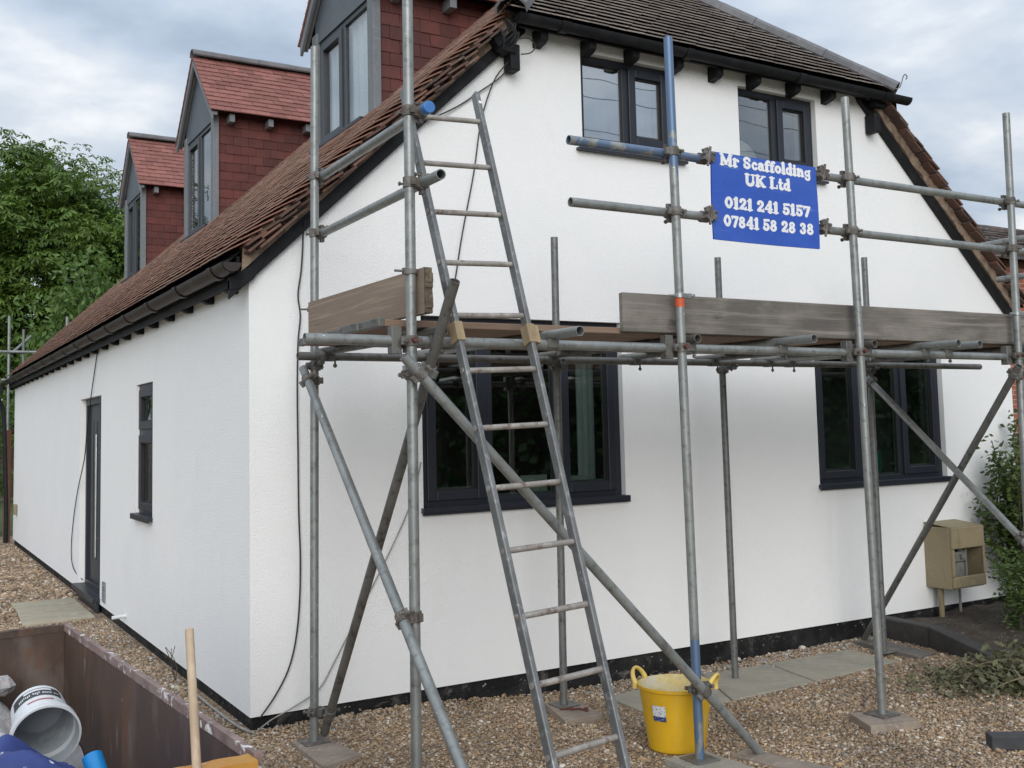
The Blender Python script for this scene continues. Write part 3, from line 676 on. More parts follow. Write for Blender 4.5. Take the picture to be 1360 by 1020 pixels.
# windows -------------------------------------------------------------------
def window(parent, O, U, Nn, u0, u1, z0, z1, lights, fr=.055, depth=.07, sill=.035, sill_ext=.018, glass='glass', name='window', frm='anth', sill_low=0.0, back=.05, mull=.06):
    """lights: list of (ua, ub, opening, za, zb)"""
    O = Vector(O); U = Vector(U); Nn = Vector(Nn); Zv = Vector((0, 0, 1))
    R = Matrix((U, Nn, Zv)).transposed()
    def bl(m_, a0, a1, n0, n1, b0, b1):
        c = O + U * ((a0 + a1) / 2) + Nn * ((n0 + n1) / 2) + Zv * ((b0 + b1) / 2)
        m_.box(c, (abs(a1 - a0), abs(n1 - n0), abs(b1 - b0)), R)
    f = MB()
    bl(f, u0, u0 + fr, -depth, 0, z0, z1); bl(f, u1 - fr, u1, -depth, 0, z0, z1)
    bl(f, u0 + fr, u1 - fr, -depth, 0, z1 - fr, z1); bl(f, u0 + fr, u1 - fr, -depth, 0, z0, z0 + fr)
    ed = sorted(set([round(l_[1], 4) for l_ in lights[:-1] if l_[1] < u1 - fr - .02]))
    for uu in ed: bl(f, uu, uu + mull, -depth, -.002, z0 + fr, z1 - fr)
    zed = sorted(set([round(l_[3], 4) for l_ in lights if l_[3] > z0 + fr + .05]))
    for zz_ in zed: bl(f, u0 + fr, u1 - fr, -depth, -.002, zz_ - mull, zz_)
    w = f.build(name, frm, parent, smooth=False, bevel=.004)
    for (ua, ub, op, za, zb) in lights:
        a0, a1, b0, b1 = ua, ub, za, zb
        if op:
            s = MB(); t = .062
            bl(s, a0 - .006, a0 + t, -depth + .01, .016, b0 - .006, b1 + .006); bl(s, a1 - t, a1 + .006, -depth + .01, .016, b0 - .006, b1 + .006)
            bl(s, a0 + t, a1 - t, -depth + .01, .016, b1 - t, b1 + .006); bl(s, a0 + t, a1 - t, -depth + .01, .016, b0 - .006, b0 + t)
            s.build('casement', frm, w, smooth=False, bevel=.006)
            a0 += t; a1 -= t; b0 += t; b1 -= t
        e_ = MB(); q_ = .010
        for (p0, p1, r0, r1) in ((a0, a0 + q_, b0, b1), (a1 - q_, a1, b0, b1), (a0 + q_, a1 - q_, b0, b0 + q_), (a0 + q_, a1 - q_, b1 - q_, b1)):
            bl(e_, p0, p1, -.030, -.004, r0, r1)
        e_.build('glazing_bead', 'seal' if True else frm, w, smooth=False)
        e_ = MB()
        for (p0, p1, r0, r1) in ((a0 + q_, a0 + q_ + .009, b0 + q_, b1 - q_), (a1 - q_ - .009, a1 - q_, b0 + q_, b1 - q_), (a0 + q_, a1 - q_, b0 + q_, b0 + q_ + .009)):
            bl(e_, p0, p1, -.040, -.026, r0, r1)
        e_.build('spacer_bar', 'spacer', w, smooth=False)
        p = MB(); bl(p, a0 + .004, a1 - .004, -.024, -.018, b0 + .004, b1 - .004)
        p.build('pane', glass, w, smooth=False)
    if sill:
        s = MB()
        bl(s, u0 + .001, u1 - .001, .001, back + .0005, z0 + .001, z0 + .014)
        bl(s, u0 - sill_ext, u1 + sill_ext, back + .001, sill + back, z0 - .022, z0 + .012)
        bl(s, u0 - sill_ext, u1 + sill_ext, sill + back - .014, sill + back, z0 - .036, z0 - .0225)
        if sill_low: bl(s, u0 + .004, u1 - .004, back + .001, back + .024, z0 - sill_low, z0 - .0365); bl(s, u0 - .06, u1 + .075, back + .001, back + .05, z0 - sill_low - .022, z0 - sill_low - .001)
        s.build('sill', frm, w, smooth=False, bevel=.003)
    return w
FO = (0, .05, 0); FU = (1, 0, 0); FN = (0, -1, 0)
a, b_, c_, d_ = W1
window(house, FO, FU, FN, a, b_, c_, d_, [(a + .055, 1.64, True, c_ + .055, d_ - .055), (1.70, 2.215, False, c_ + .055, d_ - .055), (2.275, b_ - .055, True, c_ + .055, d_ - .055)], glass='glassdark')
a, b_, c_, d_ = W2
window(house, FO, FU, FN, a, b_, c_, d_, [(a + .055, 5.345, True, c_ + .055, d_ - .055), (5.405, 5.855, False, c_ + .055, d_ - .055), (5.915, b_ - .055, True, c_ + .055, d_ - .055)], glass='glassdark')
for a, b_, c_, d_ in (U1, U2):
    mid = a + .445
    window(house, FO, FU, FN, a, b_, c_, d_, [(a + .045, mid - .03, False, c_ + .045, d_ - .045), (mid + .03, b_ - .045, True, c_ + .045, d_ - .045)], fr=.045, sill=.02, sill_low=.055, glass='glassbright' if a < 3 else 'glass')
LO = (.028, 0, 0); LU = (0, 1, 0); LN = (-1, 0, 0)
a, b_, c_, d_ = LW
window(house, LO, LU, LN, a, b_, c_, d_, [(a + .05, b_ - .05, True, 1.83, d_ - .05), (a + .05, b_ - .05, True, c_ + .05, 1.77)], glass='glassdark', sill=.045, back=.028)
# side door with long bar handle
a, b_, c_, d_ = LD
f = MB(); X0, X1 = .060, .155
f.bx(X0, X1, a, a + .06, c_, d_); f.bx(X0, X1, b_ - .06, b_, c_, d_); f.bx(X0, X1, a + .06, b_ - .06, d_ - .07, d_); f.bx(X0, X1, a + .06, b_ - .06, c_, c_ + .05)
f.bx(X0, X1, 5.60, 5.66, c_ + .05, d_ - .07)
door = f.build('door', 'anth', house, smooth=False, bevel=.004)
l_ = MB(); l_.bx(.10, .14, 5.66, b_ - .06, c_ + .05, d_ - .07)
for yy in (5.80, 6.02, 6.24): l_.bx(.094, .0995, yy, yy + .13, .45, 1.95)
l_.build('door_leaf', mat('anthracite_door', (.030, .035, .042), .5, noise=[(20, (.025, .03, .037), .4, .6)]), door, smooth=False, bevel=.003)
h = MB(); h.tube((.05, 5.76, .50), (.05, 5.76, 1.80), .014); h.tube((.05, 5.76, .70), (.10, 5.76, .70), .009); h.tube((.05, 5.76, 1.6), (.10, 5.76, 1.6), .009)
h.build('handle', 'chrome', door)
p = MB(); p.bx(.115, .121, a + .06, 5.60, c_ + .05, d_ - .07); p.build('side_pane', 'glassdark', door, smooth=False)
t = MB(); t.bx(-.075, -.001, a - .02, b_ + .02, .105, .153); t.bx(-.0005, .26, a + .001, b_ - .001, .12, .1545); t.bx(-.03, -.002, a, b_, .0, .104); t.build('threshold', 'anth', door, smooth=False, bevel=.004)
# air brick and overflow
v = MB(); v.bx(-.012, -.001, 4.83, 4.98, .14, .34)
for k in range(6): v.bx(-.018, -.0125, 4.845, 4.965, .155 + k * .03, .170 + k * .03)
v.build('vent', 'ventgrey', house, smooth=False, bevel=.003)
v = MB(); v.tube((.02, 3.80, .165), (-.12, 3.80, .155), .017, 12, .004); v.build('overflow_pipe', 'bucket', house)

# dormers -------------------------------------------------------------------
def dormer(y0, y1, dze=0.0):
    yc = (y0 + y1) / 2; hw = (y1 - y0) / 2
    zb = lz(DX) - .06; ze = 5.53 + dze; ov = .17; rise = .88; fx = DX - .075
    tp = rise / (hw + ov)
    ps = 1 / sqrt(1 + tp * tp)
    # body: posts, head, apex panel
    f = MB(); P_ = .085
    f.bx(DX, DX + .065, y0 - .036, y0 + P_, zb - .02, ze); f.bx(DX, DX + .065, y1 - P_, y1 + .036, zb - .02, ze)
    f.bx(DX, DX + .10, y0 + P_, y1 - P_, zb - .05, zb + .02)
    d = f.build('dormer', 'dgrey', house, smooth=False, bevel=.005)
    # apex panel
    f = MB(); za = ze + tp * hw
    f.prism([(DX + .015, y0 + .01, ze - .088), (DX + .015, y1 - .01, ze - .088), (DX + .015, y1 - .01, ze - .05 + tp * ov), (DX + .015, yc, ze - .05 + rise), (DX + .015, y0 + .01, ze - .05 + tp * ov)], (.05, 0, 0)); f.build('gable_panel', 'dpanel', d, smooth=False)
    # window in the front
    window_into(d, y0 + P_, y1 - P_, zb + .055, ze - .09)
    # cheeks
    zt = ze + .12; xe = (zt - Z0) / K + .1
    for yy, th in ((y0 + .02, .05), (y1 - .07, .05)):
        core = MB(); core.prism([(DX + .10, yy, zb - .05), (xe, yy, zt - .0), (DX + .10, yy, zt)], (0, th, 0))
        core.build('cheek_lining', 'black', d, smooth=False)
    vl = ze + .03 - (zb - .05)
    for sgn, yy in ((1, y0), (-1, y1)):
        nrm = (0, -sgn, 0)
        tiles_n('cheek_tiles', (DX + .067, yy + sgn * .012, zb - .06), (1, 0, 0), (0, 0, 1), nrm, xe - DX - .07, vl, lambda u, v_: lz(DX + .067 + u) - .10 < (zb - .06 + v_ + .06), 'cheek', d, gauge=.106, width=.178, thick=.010, lift=.017, jit=.0016)
    # roof planes
    xr = (ze + rise - Z0) / K + .25
    for sgn in (1, -1):
        ybase = yc - sgn * (hw + ov)
        dk = MB(); zs = ze - .02
        def zrow(yv): return zs + tp * abs(yv - ybase)
        xa = (zs - Z0) / K + .05; xb_ = (zs + rise - Z0) / K + .05
        dk.prism([(fx + .03, ybase, zs), (xa, ybase, zs), (xb_, yc, zs + rise), (fx + .03, yc, zs + rise)], (0, 0, -.025)); dk.build('roof_deck', 'black', d, smooth=False)
        u = (1, 0, 0); v_ = Vector((0, sgn * ps, tp * ps)); nr = Vector((0, -sgn * tp * ps, ps))
        o_ = Vector((fx, ybase - sgn * .025, zs - .025 * tp))
        slen = (hw + ov + .025) / ps
        tiles_n('roof_tiles', o_, u, v_, nr, xr - fx, slen - .03, lambda uu, vv: lz(fx + uu) - .12 < o_.z + vv * tp * ps, 'newtile', d, gauge=.1, width=.18, jit=.0018, lift=.022)
        # bargeboard
        bb = MB(); bb.prism([(fx + .012, ybase, zs - .115), (fx + .012, yc, zs + rise - .115 - .0), (fx + .012, yc, zs + rise - .012), (fx + .012, ybase, zs - .012)], (.028, 0, 0)); 
        bb.prism([(fx + .041, ybase + sgn * .0, zs - .07), (fx + .041, yc, zs + rise - .07), (fx + .041, yc, zs + rise - .03), (fx + .041, ybase, zs - .03)], (DX - fx - .03, 0, 0))
        bb.build('bargeboard', 'dgrey', d, smooth=False, bevel=.003)
        # rafter feet
        for xx in (DX + .16, DX + .62, DX + 1.08):
            if lz(xx) > zs - .05: continue
            r_ = MB(); yA = yc - sgn * (hw + .005); yB = ybase + sgn * .02
            r_.bx(xx, xx + .06, min(yA, yB), max(yA, yB), zs - .12, zs - .03); r_.build('rafter_foot', 'dgrey', d, smooth=False, bevel=.003)
    rg = MB(); global caps
    caps = rg
    cap_line((fx - .005, yc, ze + rise + .025), (xr - .2, yc, ze + rise + .025), .085, 7, .42)
    rg.build('ridge_tiles', 'lead', d)
    # lead apron below the window
    l2 = MB(); l2.box((DX - .06, yc, lz(DX - .06) + .018), (.20, y1 - y0 + .1, .006), Matrix.Rotation(-PIT, 3, 'Y')); l2.build('apron', 'oldtile', d, smooth=False)
    return d
def window_into(d, u0, u1, z0, z1):
    # the dormer is already a part: its window pieces are sub-parts
    O = Vector((DX + .03, 0, 0)); fr = .045
    def bl(m_, a0, a1, n0, n1, b0, b1): m_.bx(O.x - n1, O.x - n0, a0, a1, b0, b1)
    f = MB(); mid = (u0 + u1) / 2
    bl(f, u0, u0 + fr, -.06, 0, z0, z1); bl(f, u1 - fr, u1, -.06, 0, z0, z1); bl(f, u0 + fr, u1 - fr, -.06, 0, z1 - fr, z1); bl(f, u0 + fr, u1 - fr, -.06, 0, z0, z0 + fr)
    bl(f, mid - .03, mid + .03, -.06, 0, z0 + fr, z1 - fr)
    a0, a1, b0, b1 = mid + .03, u1 - fr, z0 + fr, z1 - fr; t = .058
    bl(f, a0, a0 + t, -.05, .014, b0, b1); bl(f, a1 - t, a1, -.05, .014, b0, b1); bl(f, a0 + t, a1 - t, -.05, .014, b1 - t, b1); bl(f, a0 + t, a1 - t, -.05, .014, b0, b0 + t)
    f.build('window_frame', 'anth' if False else MT['dormframe'], d, smooth=False, bevel=.004)
    for (p0, p1, q0, q1) in ((u0 + fr, mid - .03, z0 + fr, z1 - fr), (a0 + t, a1 - t, b0 + t, b1 - t)):
        p = MB(); bl(p, p0, p1, -.024, -.018, q0, q1); p.build('pane', 'glass', d, smooth=False)
    s = MB(); s.bx(DX - .075, DX + .03, u0 - .01, u1 + .01, z0 - .035, z0 - .003); s.build('sill', 'anth', d, smooth=False, bevel=.004)
MT['dormframe'] = mat('dark_grey_frame', (.034, .041, .050), .45, noise=[(20, (.029, .036, .045), .4, .6)])
for i, (y0, y1) in enumerate(DORM): dormer(y0, y1, -.26 if i == 0 else 0.0)

# things seen behind the glass
def panel(name, lab, cat, x0, x1, y, z0, z1, m, th=.012, group=None):
    b = MB(); b.bx(x0, x1, y, y + th, z0, z1); return tag(b.build(name, m, loc=((x0 + x1) / 2, y, z0), smooth=False), lab, cat, group)
def wavy(name, lab, cat, p0, p1, z0, z1, m, amp=.018, waves=9):
    p0 = Vector(p0); p1 = Vector(p1); d = (p1 - p0); nn = Vector((-d.y, d.x, 0)).normalized(); n = waves * 6
    b = MB(); vs = []
    for zz_ in (z0, z1):
        for th in (0, .006):
            for i in range(n + 1):
                q = p0 + d * (i / n) + nn * (amp * sin(i / n * waves * 2 * pi) + th); vs.append((q.x, q.y, zz_))
    k = n + 1; fs = []
    for i in range(n): fs += [(i, i + 1, 2 * k + i + 1, 2 * k + i), (k + i, 3 * k + i, 3 * k + i + 1, k + i + 1), (i, k + i, k + i + 1, i + 1), (2 * k + i, 2 * k + i + 1, 3 * k + i + 1, 3 * k + i)]
    b.add(vs, fs); return tag(b.build(name, m, loc=(p0.x, p0.y, z0)), lab, cat)
wavy('net_curtain', 'pale net curtain inside the nearest dormer window', 'curtain', (DX + .12, DORM[0][0] + .10, 0), (DX + .12, DORM[0][1] - .10, 0), 4.22, 5.18, 'curtain')
wavy('net_curtain', 'pale curtain drawn back at the right of the lower left front window', 'curtain', (2.62, .36, 0), (2.78, .36, 0), 1.3, 2.48, 'curtain', .012, 3)
panel('picture_frame', 'small white picture frame on the sill of the upper left window', 'picture frame', 2.60, 2.78, .14, 3.89, 4.03, 'paper')
wavy('net_curtain', 'pale curtain added inside the upper left front window to brighten its panes', 'curtain', (2.52, .285, 0), (3.38, .285, 0), 3.9, 4.54, 'curtain', .015, 12)  # pale sheet added to help the panes look bright with reflected sky
panel('card', 'pale card standing on the lower left window sill, in its right light', 'card', 2.40, 2.56, .14, 1.29, 1.40, 'paper')
panel('card', 'pale card standing on the lower left window sill, behind the ladder', 'card', 1.98, 2.20, .14, 1.26, 1.42, 'paper')
panel('card', 'teal green card standing on the lower right window sill', 'card', 5.62, 5.75, .16, 1.27, 1.48, 'teal')
b = MB(); b.lathe([(.001, 0), (.21, 0), (.23, .012), (.23, .02), (.001, .02)], (4.42, .42, 3.98), (0, -1, 0), 36)
tag(b.build('round_mirror', 'paper', loc=(4.42, .42, 3.75)), 'round pale mirror back inside the upper right window', 'mirror')

# ------------------------------------------------------------------ scaffold
TR = .02415
def coupler(parent, p, a1, q, a2, m='rusty', name='coupler', lug=None):
    """band round the tube through p (axis a1) and round the tube through q (axis a2), bolts between"""
    p = Vector(p); q = Vector(q); a1 = Vector(a1).normalized(); a2 = Vector(a2).normalized()
    b = MB()
    b.tube(p - a1 * .024, p + a1 * .024, TR + .007, 16); b.tube(q - a2 * .024, q + a2 * .024, TR + .007, 16)
    d = (q - p); 
    if d.length < 1e-4: d = a1.orthogonal()
    d.normalize(); c = (p + q) / 2
    b.box(c, (.03, .05, .044), frame_basis(c - d, c + d))
    for (o, ax) in ((p, a1), (q, a2)):
        side = ax.cross(d).normalized()
        if lug: side = side * lug
        for s_ in (-1, 1):
            h = o + side * s_ * (TR + .014)
            b.box(h, (.024, .02, .036), Matrix((side, d, side.cross(d))).transposed())
        h = o + side * (TR + .016)
        b.tube(h - d * .034, h + d * .045, .0055, 8); b.tube(h + d * .028, h + d * .041, .0115, 6); b.tube(h - d * .036, h - d * .028, .0105, 6)
    return b.build(name, m, parent, bevel=.0015)
def tube_thing(name, a, b, lab, cat, m='galv', group=None, plate=False, over=None):
    a = Vector(a); b = Vector(b)
    t = thing(name, lab, cat, a if a.z < b.z else b, group)
    k = MB(); k.tube(a, b, TR, 22, .004); k.build('tube', m, t)
    if plate:
        k = MB(); lo = a if a.z < b.z else b
        k.bx(lo.x - .075, lo.x + .075, lo.y - .075, lo.y + .075, lo.z - .006, lo.z); k.tube(lo, lo + Vector((0, 0, .05)), TR - .006, 12)
        k.build('base_plate', 'galvdirty' if m != 'galv' else 'rusty', t, bevel=.002)
    return t
def lerp(a, b, z):
    a = Vector(a); b = Vector(b); t = (z - a.z) / (b.z - a.z); return a + (b - a) * t
G_ST = 'upright poles of the scaffold'; G_TR = 'cross tubes under the scaffold platform'; G_BR = 'diagonal brace tubes'; G_RL = 'guard rails of the scaffold'
POLE = dict(
    P1=((.213, -.50, .04), (.250, -.50, 4.03)), P2=((.140, -2.0, .04), (.158, -2.0, 4.7)), P3=((1.735, -2.0, .045), (1.694, -2.0, 3.835)),
    P4=((3.108, -2.0, .055), (3.049, -2.0, 3.70)), P5=((4.575, -2.0, .04), (4.634, -2.0, 3.82)), P6=((5.95, -2.0, .04), (5.95, -2.0, 3.8)),
    I2=((1.852, -.545, .002), (1.872, -.545, 3.004)), I3=((3.365, -.47, -.070), (3.352, -.47, 2.975)), I4=((4.85, -.54, -.05), (4.845, -.54, 3.06)))
LAB = dict(
    P1='rear scaffold pole nearest the house corner, beside the thick black cable',
    P2='tallest scaffold pole, running out of the top of the picture beside the ladder',
    P3='scaffold pole with worn blue paint at top and foot, standing behind the yellow tub front',
    P4='scaffold pole on a square pale board, between the blue sign and the right end',
    P5='rightmost scaffold pole in view, where the two right hand braces meet',
    P6='last scaffold pole beyond the right end braces',
    I2='inner scaffold pole against the wall in front of the lower left window',
    I3='inner scaffold pole standing on the paving slab, between the two lower windows',
    I4='inner scaffold pole in front of the lower right window, mostly behind another pole')
def bluemat():
    def ex(t, b, cur, tc):
        n = t.nodes; l = t.links
        s = n.new('ShaderNodeSeparateXYZ'); l.new(tc.outputs['Object'], s.inputs[0])
        z = s.outputs['Z']
        nz = n.new('ShaderNodeTexNoise'); nz.inputs['Scale'].default_value = 9; nz.inputs['Detail'].default_value = 6
        mp = n.new('ShaderNodeMapping'); mp.inputs['Scale'].default_value = (1, 1, .45); l.new(tc.outputs['Object'], mp.inputs[0]); l.new(mp.outputs[0], nz.inputs['Vector'])
        def mth(op, a, bb):
            x = n.new('ShaderNodeMath'); x.operation = op; x.use_clamp = False
            for i, v in enumerate((a, bb)):
                if isinstance(v, (int, float)): x.inputs[i].default_value = v
                else: l.new(v, x.inputs[i])
            return x.outputs[0]
        hi = mth('MULTIPLY', mth('GREATER_THAN', z, 3.02), mth('GREATER_THAN', nz.outputs['Fac'], .44))
        lo = mth('MULTIPLY', mth('LESS_THAN', z, .60), mth('GREATER_THAN', mth('ADD', nz.outputs['Fac'], mth('MULTIPLY', mth('SUBTRACT', z, .1), .5)), .47))
        f = mth('MAXIMUM', hi, lo)
        mxn = n.new('ShaderNodeMix'); mxn.data_type = 'RGBA'; l.new(f, mxn.inputs['Factor']); l.new(cur, mxn.inputs['A']); mxn.inputs['B'].default_value = (.115, .18, .29, 1)
        l.new(mxn.outputs['Result'], b.inputs['Base Color'])
    return mat('part_blue_steel', (.235, .25, .245), .45, metal=.4, noise=[(5, (.30, .315, .31), .4, .62), (26, (.16, .165, .16), .52, .7)], specks=(34, (.60, .61, .60), .70), bump=(40, .25, .0015), extra=ex)
MT['partblue'] = bluemat()
PT = {}
for k, (a, b) in POLE.items():
    m_ = {'P3': 'partblue', 'I2': 'galvdark', 'I3': 'galvdark', 'I4': 'galvdark', 'P1': 'galv'}.get(k, 'galv')
    PT[k] = tube_thing('scaffold_pole', a, b, LAB[k], 'scaffold pole', m_, G_ST, plate=True)
at = lambda k, z: lerp(*POLE[k], z)
# ledgers
LED_O = ((-.335, -1.949, 2.162), (6.2, -1.949, 2.150)); LED_I = ((.105, -.580, 2.190), (6.17, -.590, 2.187))
lo_ = tube_thing('ledger', *LED_O, 'long front ledger tube carrying the platform, its open end poking out left', 'scaffold tube', 'galv', 'ledgers of the scaffold')
li_ = tube_thing('ledger', *LED_I, 'dark rear ledger tube running across the wall just under the platform', 'scaffold tube', 'galvdirty', 'ledgers of the scaffold')
X_ = (1, 0, 0); Y_ = (0, 1, 0); Z_ = (0, 0, 1)
for k in ('P2', 'P3', 'P4', 'P5'):
    p = at(k, 2.157); coupler(PT[k], p, Z_, (p.x + .0, -1.949, 2.157), X_, 'rusty')
    b = MB(); b.tube((p.x - .004, -2.052, 2.160), (p.x - .004, -2.030, 2.160), .012, 6); b.build('bolt', 'boltred', PT[k])
    b = MB(); b.bx(p.x - .085, p.x - .035, -1.975, -1.925, 2.10, 2.225); b.build('board_clamp', 'galvdirty', PT[k], bevel=.003)
for k in ('P1', 'I2', 'I3', 'I4'):
    p = at(k, 2.14); coupler(PT[k], p, Z_, (p.x, -.583, 2.188), X_, 'galvdirty')
# transoms
TRN = [(.285, -2.05, 'cross tube at the left end of the platform, between the two left poles'),
       (.925, -2.21, 'cross tube poking out from under the platform just right of the ladder'),
       (1.80, -2.03, 'cross tube under the platform beside the pole with blue paint'),
       (2.475, -2.21, 'cross tube poking out under the long toe board, midway between the two front poles'),
       (3.17, -2.03, 'cross tube under the platform beside the pole on the square pale board'),
       (3.705, -2.21, 'left one of two close cross tubes poking out right of the sign'),
       (3.925, -2.20, 'right one of two close cross tubes poking out right of the sign'),
       (4.70, -2.03, 'cross tube under the platform at the rightmost pole')]
for x, y, lab in TRN:
    t = tube_thing('cross_tube', (x, y, 2.205), (x, -.42, 2.224), lab, 'scaffold tube', 'galvdirty' if y > -2.1 else 'galv', G_TR)
    for yy, zc in ((-1.949, 2.18), (-.585, 2.20)):
        b = MB(); b.box((x, yy, zc - .015), (.062, .062, .045)); b.tube((x + .04, yy, zc - .075), (x + .04, yy, zc + .01), .006, 8); b.tube((x + .04, yy, zc - .07), (x + .04, yy, zc - .055), .012, 6)
        b.build('clip', 'galvdirty', t, bevel=.002)
# guard rails
R1 = ((1.065, -1.949, 3.208), (6.2, -1.949, 3.216)); R2 = ((1.065, -1.949, 2.888), (6.2, -1.949, 2.882))
def railmat():
    def ex(t, b, cur, tc):
        n = t.nodes; l = t.links
        s = n.new('ShaderNodeSeparateXYZ'); l.new(tc.outputs['Object'], s.inputs[0])
        nz = n.new('ShaderNodeTexNoise'); nz.inputs['Scale'].default_value = 11; nz.inputs['Detail'].default_value = 6; l.new(tc.outputs['Object'], nz.inputs['Vector'])
        a = n.new('ShaderNodeMath'); a.operation = 'LESS_THAN'; a.inputs[1].default_value = .95; l.new(s.outputs['X'], a.inputs[0])
        c = n.new('ShaderNodeMath'); c.operation = 'LESS_THAN'; c.inputs[1].default_value = .56; l.new(nz.outputs['Fac'], c.inputs[0])
        d = n.new('ShaderNodeMath'); d.operation = 'MULTIPLY'; l.new(a.outputs[0], d.inputs[0]); l.new(c.outputs[0], d.inputs[1])
        mxn = n.new('ShaderNodeMix'); mxn.data_type = 'RGBA'; l.new(d.outputs[0], mxn.inputs['Factor']); l.new(cur, mxn.inputs['A']); mxn.inputs['B'].default_value = (.125, .185, .29, 1)
        l.new(mxn.outputs['Result'], b.inputs['Base Color'])
    return mat('rail_part_blue', (.235, .25, .245), .45, metal=.4, noise=[(5, (.30, .315, .31), .4, .62), (26, (.16, .165, .16), .52, .7)], specks=(34, (.60, .61, .60), .70), bump=(40, .25, .0015), extra=ex)
MT['railblue'] = railmat()
ra = tube_thing('guard_rail', *R1, 'upper front guard rail with blue painted left end, above the sign', 'scaffold tube', 'railblue', G_RL)
rb = tube_thing('guard_rail', *R2, 'lower front guard rail passing behind the blue sign', 'scaffold tube', 'galv', G_RL)
for k in ('P3', 'P4', 'P5'):
    for r_, z in ((ra, 3.21), (rb, 2.885)):
        p = at(k, z); coupler(PT[k], p, Z_, (p.x, -1.949, z), X_, 'rusty', lug=-1)
for r_, z in ((ra, 3.210), (rb, 2.886)):
    for x in (1.945, 2.83):
        b = MB()
        b.tube((x - .026, -1.949, z), (x + .026, -1.949, z), TR + .008, 14); b.box((x, -1.985, z - .004), (.045, .05, .05), Matrix.Rotation(.5, 3, 'Y'))
        b.tube((x - .03, -2.0, z + .02), (x + .05, -2.0, z + .02), .011, 8); b.tube((x - .012, -2.01, z - .055), (x + .012, -2.01, z + .055), .008, 8)
        b.box((x + .03, -2.0, z - .01), (.03, .022, .03), Matrix.Rotation(.8, 3, 'Y')); b.box((x - .012, -1.995, z + .035), (.032, .026, .026), Matrix.Rotation(-.4, 3, 'Y'))
        b.build('coupler', 'rusty', r_, bevel=.002)
E1 = ((.288, -.40, 3.257), (.205, -2.10, 3.214)); E2 = ((.288, -.40, 2.918), (.203, -2.215, 2.880))
e1 = tube_thing('guard_rail', *E1, 'upper end guard rail with a blue plastic cap, at the house corner end', 'scaffold tube', 'galv', G_RL)
d1 = (Vector(E1[1]) - Vector(E1[0])).normalized()
b = MB(); b.tube(Vector(E1[1]) - d1 * .03, Vector(E1[1]) + d1 * .012, TR + .004, 18); b.build('end_cap', 'bluecap', e1, bevel=.003)
e2 = tube_thing('guard_rail', *E2, 'lower end guard rail with an open end poking out left of the ladder', 'scaffold tube', 'galv', G_RL)
for r_, (a, bb), z1, z2 in ((e1, E1, 3.254, 3.217), (e2, E2, 2.915, 2.884)):
    dr = Vector(bb) - Vector(a)
    for k, z in (('P1', z1), ('P2', z2)):
        p = at(k, z); tt = (p.y - a[1]) / dr.y; qv = Vector(a) + dr * tt
        coupler(PT[k], p, Z_, qv, dr, 'rusty')
for z, lab in ((3.122, 'upper guard rail at the far right end, running back towards the roof edge'), (2.830, 'lower guard rail at the far right end, its open end facing the roof edge')):
    tube_thing('guard_rail', (5.60, -1.20 if z < 3 else -1.0, z), (5.60, -2.5, z), lab, 'scaffold tube', 'galv', G_RL)
# braces
BR = dict(
    B1=((.165, -.50, 2.125), (.012, -3.165, .03), 'end brace dropping from the rear corner pole outward past the tallest pole', 'galv'),
    B2=((.252, -2.235, 2.405), (.272, -.50, .07), 'end brace rising from the corner pole foot to an open end beside the ladder', 'galvdirty'),
    B3=((.075, -2.075, 2.082), (2.085, -2.062, .03), 'long front brace running behind the ladder down past the yellow tub', 'galv'),
    B4=((4.515, -2.06, 2.085), (5.04, -.17, -.05), 'brace falling from the rightmost pole inward to the foot of the wall', 'galvdark'),
    B5=((4.775, -.575, 2.085), (4.53, -2.12, .83), 'brace falling outward in front of the lower right window', 'galv'))
BT = {}
for k, (a, b, lab, m_) in BR.items(): BT[k] = tube_thing('brace', a, b, lab, 'scaffold tube', m_, G_BR)
def on_line(k, t): return Vector(BR[k][0]) + (Vector(BR[k][1]) - Vector(BR[k][0])) * t
def dirv(k): return Vector(BR[k][1]) - Vector(BR[k][0])
def cross_c(br, pole, z, m_='rusty'):
    a, b = Vector(BR[br][0]), Vector(BR[br][1]); t = (z - a.z) / (b.z - a.z); coupler(BT[br], a + (b - a) * t, b - a, at(pole, z), Z_, m_)
cross_c('B1', 'P1', 2.055); cross_c('B1', 'P2', .935); cross_c('B2', 'P2', 2.03, 'zinc'); cross_c('B2', 'P1', .20, 'galvdirty')
cross_c('B3', 'P2', 2.005); cross_c('B3', 'P3', .395); cross_c('B4', 'P5', 2.03); cross_c('B5', 'I4', 2.05); cross_c('B5', 'P5', .95)
b = MB(); p = at('P3', 2.40); b.tube(p - Vector((0, 0, .028)), p + Vector((0, 0, .028)), TR + .0012, 18); b.build('orange_tape', mat('orange_tape', (.62, .10, .025), .5, noise=[(30, (.5, .08, .02), .4, .6)]), PT['P3'])
# toe board clips
for k, z in (('P3', 2.432), ('P5', 2.44), ('P1', 2.465), ('P2', 2.472)):
    p = at(k, z); b = MB(); b.tube(p - Vector((0, 0, .012)), p + Vector((0, 0, .012)), TR + .006, 14)
    if k in ('P3', 'P5'):
        b.box(p + Vector((.035, -.012, 0)), (.075, .018, .026)); b.tube(p + Vector((-.075, -.005, 0)), p + Vector((-.02, -.005, 0)), .006, 8); b.tube(p + Vector((.075, -.03, 0)), p + Vector((.075, .02, 0)), .010, 8)
    else:
        b.tube(p + Vector((-.085, -.01, 0)), p + Vector((.02, -.02, 0)), .006, 8); b.box(p + Vector((-.03, -.012, 0)), (.03, .02, .028)); b.box(p + Vector((.04, .0, .0)), (.05, .012, .024))
    b.build('toe_board_clip', 'zinc' if k in ('P3', 'P5') else 'rusty', PT[k], bevel=.0015)
